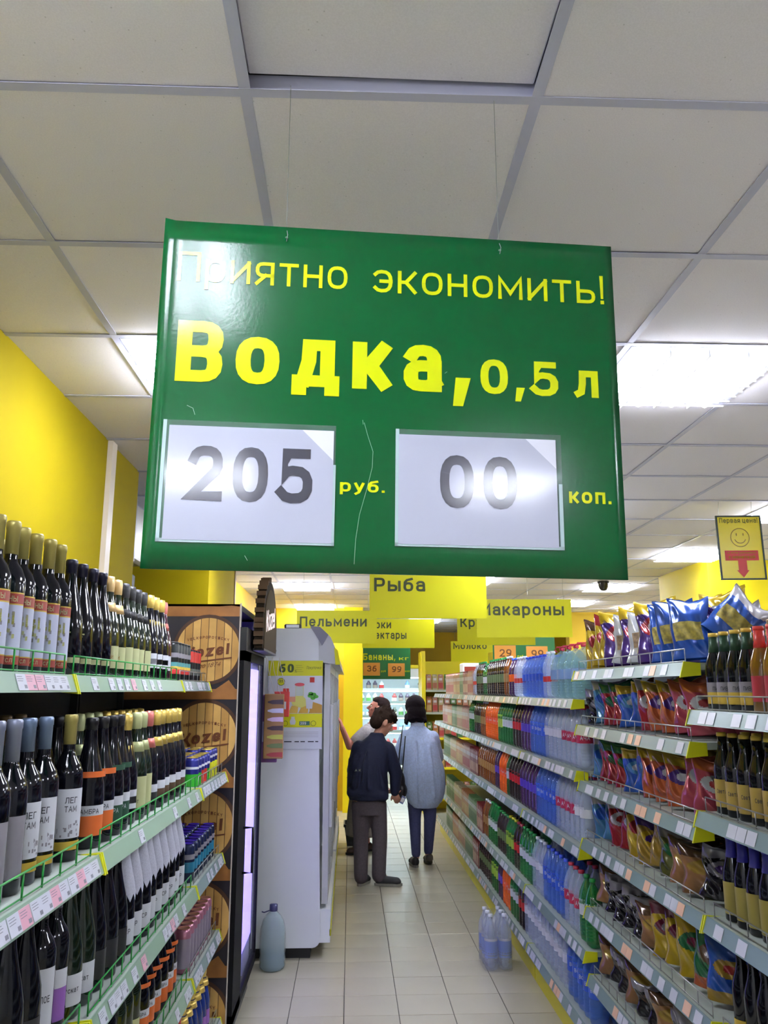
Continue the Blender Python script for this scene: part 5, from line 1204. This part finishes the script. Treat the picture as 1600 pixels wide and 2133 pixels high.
def shoe(par, heel, toe, mt, sole):
    h_ = Vector(heel); t_ = Vector(toe); d = (t_ - h_).normalized(); s_ = Vector((-d.y, d.x, 0)); L_ = (t_ - h_).length
    o = blob([('e', h_ + d * .045 + Vector((0, 0, .05)), (.040, .040, .045)), ('c', h_ + d * .05 + Vector((0, 0, .048)), .040, h_ + d * (L_ - .05) + Vector((0, 0, .036)), .036), ('e', h_ + d * (L_ - .055) + Vector((0, 0, .034)), (.046, .046, .030))], .007, 'shoe', mt, 2, par)
    P_ = []; n = 16
    for i in range(n):
        a = 2 * PI * i / n; c_, q = math.cos(a), math.sin(a); w_ = .046 if c_ > 0 else .038
        P_.append(h_ + d * (L_ / 2 + c_ * L_ * .5) + s_ * (w_ * math.copysign(abs(q) ** .7, q)))
    z0 = min(h_.z, t_.z); vs = [(p.x, p.y, p.z + .002) for p in P_] + [(p.x, p.y, p.z + .022) for p in P_]
    MB().add(vs, [tuple(range(n - 1, -1, -1)), tuple(range(n, 2 * n))] + [(i, (i + 1) % n, n + (i + 1) % n, n + i) for i in range(n)], sole).obj('sole', o)

# ---- boy in the dark jacket
bo = empty('person', (0, 0, 0), label='boy in a dark navy jacket and grey trousers looking down at his hands', category='person')
by = 7.80
hc = (.305, by + .02, 1.405); hs, HP, HQ = head_shapes(hc, (.80, .34, -.42), (.3, .1, 1), 1.06)
shL, shR = Vector((.085, by + .00, 1.175)), Vector((.345, by + .02, 1.160))
elR, wrR = Vector((.425, by + .06, .955)), Vector((.415, by + .10, .765)); elL, wrL = Vector((.03, by + .12, .965)), Vector((.36, by + .24, .775))
hipL, hipR = Vector((.10, by, .74)), Vector((.255, by + .01, .74)); knL, knR = Vector((.105, by + .02, .40)), Vector((.275, by + .03, .40)); anL, anR = Vector((.105, by - .01, .085)), Vector((.265, by + .0, .085))
body = hs + [('c', Vector((.235, by + .0, 1.23)), .052, Vector((.275, by + .01, 1.33)), .048), ('loft', [((.175, by, .78), .14, .095), ((.175, by, .95), .135, .09), ((.20, by, 1.12), .155, .095), ((.215, by, 1.22), .12, .075), ((.225, by, 1.26), .05, .05)]),
     ('c', shL, .05, elL, .04), ('c', elL, .038, wrL, .026), ('c', shR, .05, elR, .04), ('c', elR, .038, wrR, .026), ('c', hipL, .075, knL, .052), ('c', knL, .05, anL, .034), ('c', hipR, .075, knR, .052), ('c', knR, .05, anR, .034),
     ('c', anL, .034, anL + Vector((.02, .05, -.03)), .03), ('c', anR, .034, anR + Vector((.06, .01, -.03)), .03)] + hand_shapes(wrR, (.35, .35, -.8), (-.2, .9, .3), .9, .5, 1) + hand_shapes(wrL, (.85, -.2, -.25), (.0, .1, 1), .9, .5, -1)
blob(body, .0075, 'body', SKIN, 2, bo); eyes(HP, HQ, bo, 1.06)
JK = cloth('navy_jacket', (18, 24, 52), .8)
jk = [('loft', [((.175, by, .725), .178, .125), ((.165, by, .80), .192, .135), ((.16, by, .95), .185, .135), ((.175, by, 1.08), .19, .13), ((.205, by, 1.17), .165, .11), ((.215, by, 1.215), .135, .10), ((.228, by, 1.255), .10, .085), ((.245, by + .01, 1.29), .070, .068), ((.252, by + .01, 1.315), .064, .062)]),
      ('c', shL, .072, elL, .060), ('c', elL, .058, wrL + (elL - wrL) * .12, .042), ('c', shR, .075, elR, .062), ('c', elR, .060, wrR + (elR - wrR) * .10, .044), ('e', (.07, by - .05, 1.02), (.07, .07, .12)), ('c', Vector((.02, by - .08, .80)), .05, Vector((.30, by - .08, .77)), .055), ('c', Vector((.10, by - .10, 1.12)), .02, Vector((.04, by - .12, .86)), .03), ('c', Vector((.24, by - .10, 1.10)), .018, Vector((.30, by - .10, .84)), .028), ('c', Vector((.165, by - .115, 1.15)), .012, Vector((.17, by - .135, .84)), .02)]
blob(jk, .010, 'jacket', JK, 3, bo)
MB().tube([Vector((.15, by - .115, 1.16)), Vector((.12, by - .140, 1.05)), Vector((.11, by - .150, .9))], .0022, mat('reflect_piping', (36, 46, 62), .4), 4).obj('back_seam', bo)
t_ = MB().text('AXK', .045, .985, .020, mat('jacket_print', (140, 150, 130), .5), by - .150, wt=.2, width=.055); t_.obj('chest_lettering', bo)
TR = cloth('grey_trousers', (84, 74, 80))
blob([('loft', [((.178, by, .60), .135, .105), ((.178, by, .78), .140, .10)]), ('c', hipL + Vector((0, 0, -.06)), .085, knL, .070), ('c', knL, .070, anL + Vector((0, 0, .0)), .062), ('c', hipR + Vector((0, 0, -.06)), .085, knR, .070), ('c', knR, .070, anR + Vector((0, 0, .0)), .064),
      ('c', anL, .058, anL + Vector((0, 0, -.012)), .060), ('c', anR, .06, anR + Vector((.01, 0, -.012)), .062)], .010, 'trousers', TR, 3, bo)
SHM = mat('dark_shoe', (34, 34, 38), .6); SOL = mat('grey_sole', (130, 126, 118), .6)
shoe(bo, (.085, by - .05, 0), (.175, by + .16, 0), SHM, SOL); shoe(bo, (.225, by - .005, 0), (.475, by - .03, 0), SHM, SOL)
HR = mat('brown_hair', (46, 32, 24), .8, bump=.6, nscale=90, spec=.15)
f, u, r = frame_((.80, .34, -.42), (.3, .1, 1)); Hc = Vector(hc)
def HS(lst, k): return [('e', Hc + (r * a + f * b_ + u * c_) * k, (rx * k, ry * k, rz * k), Matrix((r, f, u)).transposed()) for a, b_, c_, rx, ry, rz in lst]
hair = HS([(0, -.020, .042, .085, .100, .088), (0, -.058, -.010, .078, .062, .075), (0, .050, .085, .070, .050, .035), (.02, .085, .070, .030, .028, .018), (-.03, .08, .075, .030, .028, .018)], 1.06)
rnd = random.Random(3)
for i in range(60):
    a = rnd.uniform(0, 2 * PI); b_ = rnd.uniform(.1, 1.25); dr = (r * math.cos(a) * math.sin(b_) + f * math.sin(a) * math.sin(b_) * 1.15 + u * math.cos(b_)); p = Hc + Vector(dr) * .094 - f * .01 + u * .03
    if (p - Hc).dot(f) > .07: continue
    hair.append(('c', p, .012, p + Vector(dr) * .026 + Vector((.012, 0, .006)), .0035))
for i in range(7): p = Hc + r * (-.05 + .016 * i) * 1 + f * .088 + u * .075; hair.append(('c', p, .010, p + f * .022 - u * .045, .0035))
blob(hair, .0065, 'hair', HR, 1, bo)
ph = MB().box((-.02, -.006, -.035), (.02, .006, .035), mat('blue_gadget', (110, 120, 170), .3), bev=.003).obj('small_gadget', None, loc=(.492, by + .17, .70), rot=(0, .5, 0), label='small blue-white object held in the hands of the boy', category='gadget')
MB().box((-.014, -.0068, -.02), (.014, -.006, .02), WHITE).obj('screen', ph)

# ---- woman in the long light-blue shirt
wo = empty('person', (0, 0, 0), label='dark-haired woman in a long light-blue shirt and jeans, seen from behind', category='person')
wy = 8.60; hc = (.665, wy + .05, 1.495); hs, HP, HQ = head_shapes(hc, (-.25, .9, -.35), (0, .2, 1), 1.08)
shL, shR = Vector((.575, wy + .02, 1.235)), Vector((.845, wy + .02, 1.225)); elL, wrL = Vector((.485, wy + .10, 1.02)), Vector((.56, wy + .28, .95)); elR, wrR = Vector((.905, wy + .10, 1.02)), Vector((.84, wy + .28, .93))
hipL, hipR = Vector((.655, wy, .76)), Vector((.80, wy, .76)); knL, knR = Vector((.655, wy + .02, .44)), Vector((.805, wy - .0, .44)); anL, anR = Vector((.66, wy - .02, .09)), Vector((.79, wy + .06, .10))
body = hs + [('c', Vector((.70, wy + .03, 1.28)), .050, Vector((.672, wy + .045, 1.40)), .046), ('loft', [((.73, wy, .78), .14, .09), ((.73, wy, .98), .11, .075), ((.71, wy, 1.15), .125, .08), ((.71, wy, 1.22), .10, .06), ((.70, wy + .02, 1.27), .05, .045)]),
     ('c', shL, .045, elL, .037), ('c', elL, .036, wrL, .024), ('c', shR, .045, elR, .037), ('c', elR, .036, wrR, .024), ('c', hipL, .082, knL, .052), ('c', knL, .05, anL, .034), ('c', hipR, .082, knR, .052), ('c', knR, .05, anR, .034),
     ('c', anL, .032, anL + Vector((0, .06, -.04)), .028), ('c', anR, .032, anR + Vector((0, .06, -.04)), .028)] + hand_shapes(wrL, (.3, .9, -.1), (0, 0, 1), .9, .5, 1) + hand_shapes(wrR, (-.3, .9, -.1), (0, 0, 1), .9, .5, -1)
blob(body, .0075, 'body', SKIN, 2, wo); eyes(HP, HQ, wo)
SHI = cloth('blue_shirt', (184, 200, 234)); 
sh_ = [('loft', [((.755, wy - .01, .55), .125, .105), ((.75, wy - .01, .60), .165, .13), ((.745, wy, .72), .215, .15), ((.74, wy, .90), .20, .145), ((.725, wy, 1.08), .185, .13), ((.715, wy + .01, 1.19), .18, .115), ((.71, wy + .02, 1.26), .145, .095), ((.70, wy + .025, 1.31), .10, .075), ((.695, wy + .03, 1.34), .07, .065), ((.69, wy + .03, 1.365), .06, .058)]),
       ('c', shL, .068, elL, .062), ('c', elL, .060, elL + (wrL - elL) * .35, .056), ('c', shR, .068, elR, .060), ('c', elR, .058, elR + (wrR - elR) * .5, .05), ('e', (.90, wy + .02, .80), (.07, .09, .22)),
       ('c', Vector((.66, wy - .125, 1.20)), .012, Vector((.70, wy - .14, .62)), .016), ('c', Vector((.80, wy - .12, 1.15)), .012, Vector((.84, wy - .135, .66)), .016), ('c', Vector((.74, wy - .125, 1.10)), .010, Vector((.76, wy - .14, .60)), .014)]
blob(sh_, .010, 'shirt', SHI, 2, wo)
blob([('loft', [((.695, wy + .03, 1.335), .078, .070), ((.69, wy + .03, 1.375), .068, .062)])], .008, 'collar', cloth('collar_blue', (196, 206, 232)), 1, wo)
blob([('c', hipL, .090, knL, .062), ('c', knL, .062, anL + Vector((0, 0, .03)), .046), ('c', hipR, .090, knR, .062), ('c', knR, .062, anR + Vector((0, 0, .03)), .046)], .009, 'jeans', cloth('blue_jeans', (66, 70, 112)), 2, wo)
SH2 = mat('black_sneaker', (30, 28, 30), .6)
shoe(wo, (.655, wy - .10, 0), (.63, wy + .14, 0), SH2, SOL); shoe(wo, (.80, wy + .0, .02), (.79, wy + .24, .0), mat('taupe_shoe', (84, 78, 70), .6), mat('dark_sole', (30, 30, 30), .6))
f, u, r = frame_((-.25, .9, -.35), (0, .2, 1)); Hc = Vector(hc)
hair = HS([(0, -.022, .036, .094, .106, .096), (0, -.048, -.035, .090, .070, .085), (-.04, -.03, -.07, .055, .06, .06), (.04, -.03, -.07, .052, .06, .058)], 1.12)
for i in range(34):
    a = -2.6 + 5.2 * i / 33; dr = r * math.sin(a) * .098 - f * math.cos(a) * .088; p = Hc + dr - u * .06; hair.append(('c', p, .016, p + dr * .20 - u * (.055 + .03 * rnd.random()), .005))
for i in range(24):
    a = rnd.uniform(0, 2 * PI); b_ = rnd.uniform(.2, 1.3); dr = (r * math.cos(a) * math.sin(b_) + f * math.sin(a) * math.sin(b_) + u * math.cos(b_)); p = Hc + Vector(dr) * .09 - f * .02 + u * .03; hair.append(('c', p, .010, p + Vector(dr) * .012 - u * .02, .004))
blob(hair, .007, 'hair', mat('dark_hair', (30, 22, 26), .8, bump=.6, nscale=90, spec=.15), 1, wo)
hb_ = empty('handbag', (.50, 8.44, .80), label='black handbag hanging on a strap at the left side of the woman', category='bag')
blob([('e', (0, 0, .0), (.05, .06, .12)), ('e', (.01, 0, -.07), (.06, .07, .08))], .009, 'bag_body', mat('black_leather', (20, 20, 24), .4, bump=.2, nscale=40), 2, hb_)
MB().tube([(-.02, 0, .10), (-.01, -.03, .28), (.015, -.045, .48), (.03, .0, .55)], .007, mat('black_leather', (20, 20, 24), .4), 6).obj('strap', hb_)
MB().tube([(.02, .0, .10), (.035, -.03, .28), (.05, -.04, .45)], .006, mat('black_leather', (20, 20, 24), .4), 6).obj('strap', hb_)

# ---- adult reaching into the freezer
th = empty('person', (0, 0, 0), label='woman in a pale blouse and long grey skirt reaching for the freezer door', category='person')
ty = 9.30; hc = (.305, ty, 1.50); hs, HP, HQ = head_shapes(hc, (-.93, .05, .25), (.25, 0, 1), 1.05)
shL, shR = Vector((.16, ty - .14, 1.25)), Vector((.22, ty + .17, 1.25)); elL, wrL = Vector((-.005, ty - .20, 1.11)), Vector((-.085, ty - .24, 1.30)); elR, wrR = Vector((.10, ty + .24, 1.0)), Vector((.02, ty + .24, .86))
hipL, hipR = Vector((.17, ty - .08, .80)), Vector((.17, ty + .08, .80)); knL, knR = Vector((.14, ty - .09, .45)), Vector((.15, ty + .09, .45)); anL, anR = Vector((.15, ty - .10, .09)), Vector((.19, ty + .08, .09))
body = hs + [('c', Vector((.23, ty, 1.28)), .055, Vector((.285, ty, 1.40)), .050), ('loft', [((.18, ty, .80), .11, .16), ((.18, ty, 1.0), .10, .135), ((.20, ty, 1.18), .105, .16), ((.21, ty, 1.29), .08, .13), ((.22, ty, 1.32), .05, .05)]),
     ('c', shL, .05, elL, .042), ('c', elL, .040, wrL, .028), ('c', shR, .05, elR, .042), ('c', elR, .04, wrR, .026), ('c', hipL, .085, knL, .055), ('c', knL, .052, anL, .036), ('c', hipR, .085, knR, .055), ('c', knR, .052, anR, .036),
     ('c', anL, .034, anL + Vector((-.07, 0, -.04)), .028), ('c', anR, .034, anR + Vector((-.07, 0, -.04)), .028)] + hand_shapes(wrL, (-.25, -.1, 1), (-1, .2, 0), .9, .35, 1) + hand_shapes(wrR, (-.2, 0, -1), (-1, 0, 0), .9, .4, -1)
blob(body, .0075, 'body', SKINR, 2, th); eyes(HP, HQ, th, 1.05)
blob([('loft', [((.19, ty, .86), .145, .19), ((.19, ty, 1.02), .135, .17), ((.205, ty, 1.18), .135, .185), ((.22, ty, 1.29), .10, .15), ((.235, ty, 1.335), .065, .07)]), ('c', shL, .068, shL + (elL - shL) * .6, .062), ('c', shR, .068, elR, .06)], .010, 'blouse', cloth('pale_blouse', (190, 184, 186)), 2, th)
blob([('loft', [((.16, ty, .18), .20, .22), ((.165, ty, .40), .19, .21), ((.175, ty, .70), .16, .20), ((.185, ty, .90), .13, .175)])], .011, 'skirt', cloth('grey_skirt', (128, 118, 108)), 2, th)
BRS = mat('brown_shoe', (70, 46, 34), .5)
shoe(th, (.20, ty - .10, 0), (-.04, ty - .10, 0), BRS, mat('dark_sole', (30, 30, 30), .6)); shoe(th, (.26, ty + .08, 0), (.02, ty + .08, 0), BRS, mat('dark_sole', (30, 30, 30), .6))
f, u, r = frame_((-.93, .05, .25), (.25, 0, 1)); Hc = Vector(hc)
hair = HS([(0, -.040, .038, .086, .090, .088), (0, -.062, -.02, .080, .060, .075), (0, .005, .075, .070, .07, .045), (0, -.11, .0, .045, .045, .045)], 1.05)
blob(hair, .008, 'hair', mat('dark_brown_hair', (44, 30, 30), .8, bump=.6, nscale=90, spec=.15), 1, th)
# basket on the floor
bk = empty('shopping_basket', (.065, 9.80, 0), label='dark grey plastic shopping basket on the floor beside the freezer', category='basket')
m = MB(); q = [(-.09, -.12, 0), (.09, -.12, 0), (.09, .12, 0), (-.09, .12, 0), (-.12, -.16, .22), (.12, -.16, .22), (.12, .16, .22), (-.12, .16, .22)]
BSK = mat('basket_grey', (48, 52, 64), .5); m.add(q, [(0, 3, 2, 1), (0, 1, 5, 4), (1, 2, 6, 5), (2, 3, 7, 6), (3, 0, 4, 7)], BSK); m.obj('basket_body', bk)
m = MB()
for a, b_ in (((-.13, -.17), (.13, -.155)), ((-.13, .155), (.13, .17)), ((-.13, -.17), (-.115, .17)), ((.115, -.17), (.13, .17))): m.box((a[0], a[1], .205), (b_[0], b_[1], .235), BSK)
m.obj('rim', bk)
MB().tube([(0, -.16, .22), (0, -.10, .29), (0, .10, .29), (0, .16, .22)], .008, BSK, 6).obj('handle', bk)

# ================================================================== far end: rack of cartons, chilled cabinet
er = empty('carton_rack', (1.6, 12.25, 0), label='yellow framed rack of juice cartons at the far end of the drinks', category='shelving unit')
def EB(m, a, b_, mt): return m.box((a[0] - 1.6, a[1] - 12.25, a[2]), (b_[0] - 1.6, b_[1] - 12.25, b_[2]), mt)
YB = mat('rack_yellow', (226, 210, 20), .4)
EB(MB(), (1.03, 12.02, 0), (1.085, 12.6, 2.25), YB).obj('upright', er); EB(MB(), (2.10, 12.02, 0), (2.155, 12.6, 2.25), YB).obj('upright', er)
EB(MB(), (1.085, 12.55, .0), (2.10, 12.6, 2.12), YB).obj('back_panel', er)
for z in (.2, .62, 1.03, 1.385, 1.70): EB(MB(), (1.085, 12.06, z - .03), (2.10, 12.55, z), YB if z < 1.3 else SHELF).obj('shelf', er)
for zi, z in enumerate((.2, .62, 1.03, 1.385, 1.70)):
    for j in range(11):
        k = ['jcream', 'jpink', 'jgreen', 'jorange', 'jpink'][(j + zi) % 5]
        D[k].put(1.14 + .088 * j, 12.14, z, random.uniform(-.05, .05), '%s from the left on the %s rack shelf at the far end, %s' % (ORD[j], SHN[4 - zi], ND[k]), 'cartons on the far rack')
bp_ = MB().box((0, 0, 0), (.2, .26, .12), WHITE, bev=.01).obj('white_box', None, loc=(1.28, 9.2, 1.945), label='small white box on top of the far cartons', category='box')
MB().box((.02, -.001, .03), (.18, 0, .08), LR).obj('stripe', bp_); bp_.location = (1.26, 9.3, DZ[0] + .222)
dcab = empty('chilled_cabinet', (.85, 16.2, 0), label='bright open chilled cabinet of dairy goods in the far doorway', category='cabinet')
CWH = mat('cabinet_white', (226, 234, 236), .4)
def CBx(a, b_, mt, nm): return MB().box((a[0] - .85, a[1] - 16.2, a[2]), (b_[0] - .85, b_[1] - 16.2, b_[2]), mt).obj(nm, dcab)
CBx((-.25, 16.55, 0), (1.95, 16.65, 2.05), CWH, 'back_panel'); CBx((-.25, 15.8, 0), (1.95, 16.55, .30), CWH, 'base'); CBx((-.25, 15.78, 1.93), (1.95, 16.6, 2.1), CWH, 'canopy')
CBx((-.3, 15.75, 0), (-.25, 16.65, 2.1), CWH, 'side_panel'); CBx((1.95, 15.75, 0), (2.0, 16.65, 2.1), CWH, 'side_panel')
LED = mat('cabinet_light', (255, 255, 255), .4, emit=11, emitc=(224, 246, 255))
shz = (.30, .62, .92, 1.20, 1.46, 1.70)
for z in shz[1:]:
    CBx((-.24, 16.0, z - .02), (1.94, 16.55, z), CWH, 'shelf'); CBx((-.22, 16.005, z - .034), (1.92, 16.03, z - .022), LED, 'light_strip')
    CBx((-.24, 15.99, z - .02), (1.94, 15.999, z + .03), mat('ticket_rail_white', (190, 214, 216), .3), 'ticket_rail')
CBx((-.22, 15.83, 1.915), (1.92, 15.87, 1.928), LED, 'light_strip')
CBx((-.25, 15.76, 2.1), (1.95, 15.8, 2.16), YB, 'yellow_band')
DP = []
for i, (c1_, c2_) in enumerate([((214, 220, 224), (190, 60, 60)), ((120, 160, 200), (220, 220, 224)), ((80, 90, 80), (200, 190, 170)), ((206, 214, 200), (90, 150, 80)), ((150, 60, 60), (230, 226, 220)), ((70, 60, 80), (140, 130, 120))]):
    a_ = MB().lathe([(0, 0), (.04, 0), (.045, .1), (.045, .12), (.02, .15), (.02, .17), (0, .17)], col(c1_, .4), 10).mesh('dairy'); b_ = MB(); band(b_, .0465, [(.03, .09, col(c2_, .4))], 1.5)
    DP.append(Proto('dairy_bottle', 'bottle', a_, [('label', b_.mesh('label'))]))
for zi, z in enumerate(shz):
    for j in range(17):
        if random.random() < .12: continue
        i_ = (j // 3 + zi * 2) % 6
        DP[i_].put(-.15 + .125 * j, 16.12, z + .001, random.uniform(-.3, .3), '%s dairy bottle from the left, %s shelf of the bright far cabinet' % (nth(('dairy', zi)), ['lowest', 'fifth', 'fourth', 'third', 'second', 'top'][zi]), 'dairy goods in the chilled cabinet')
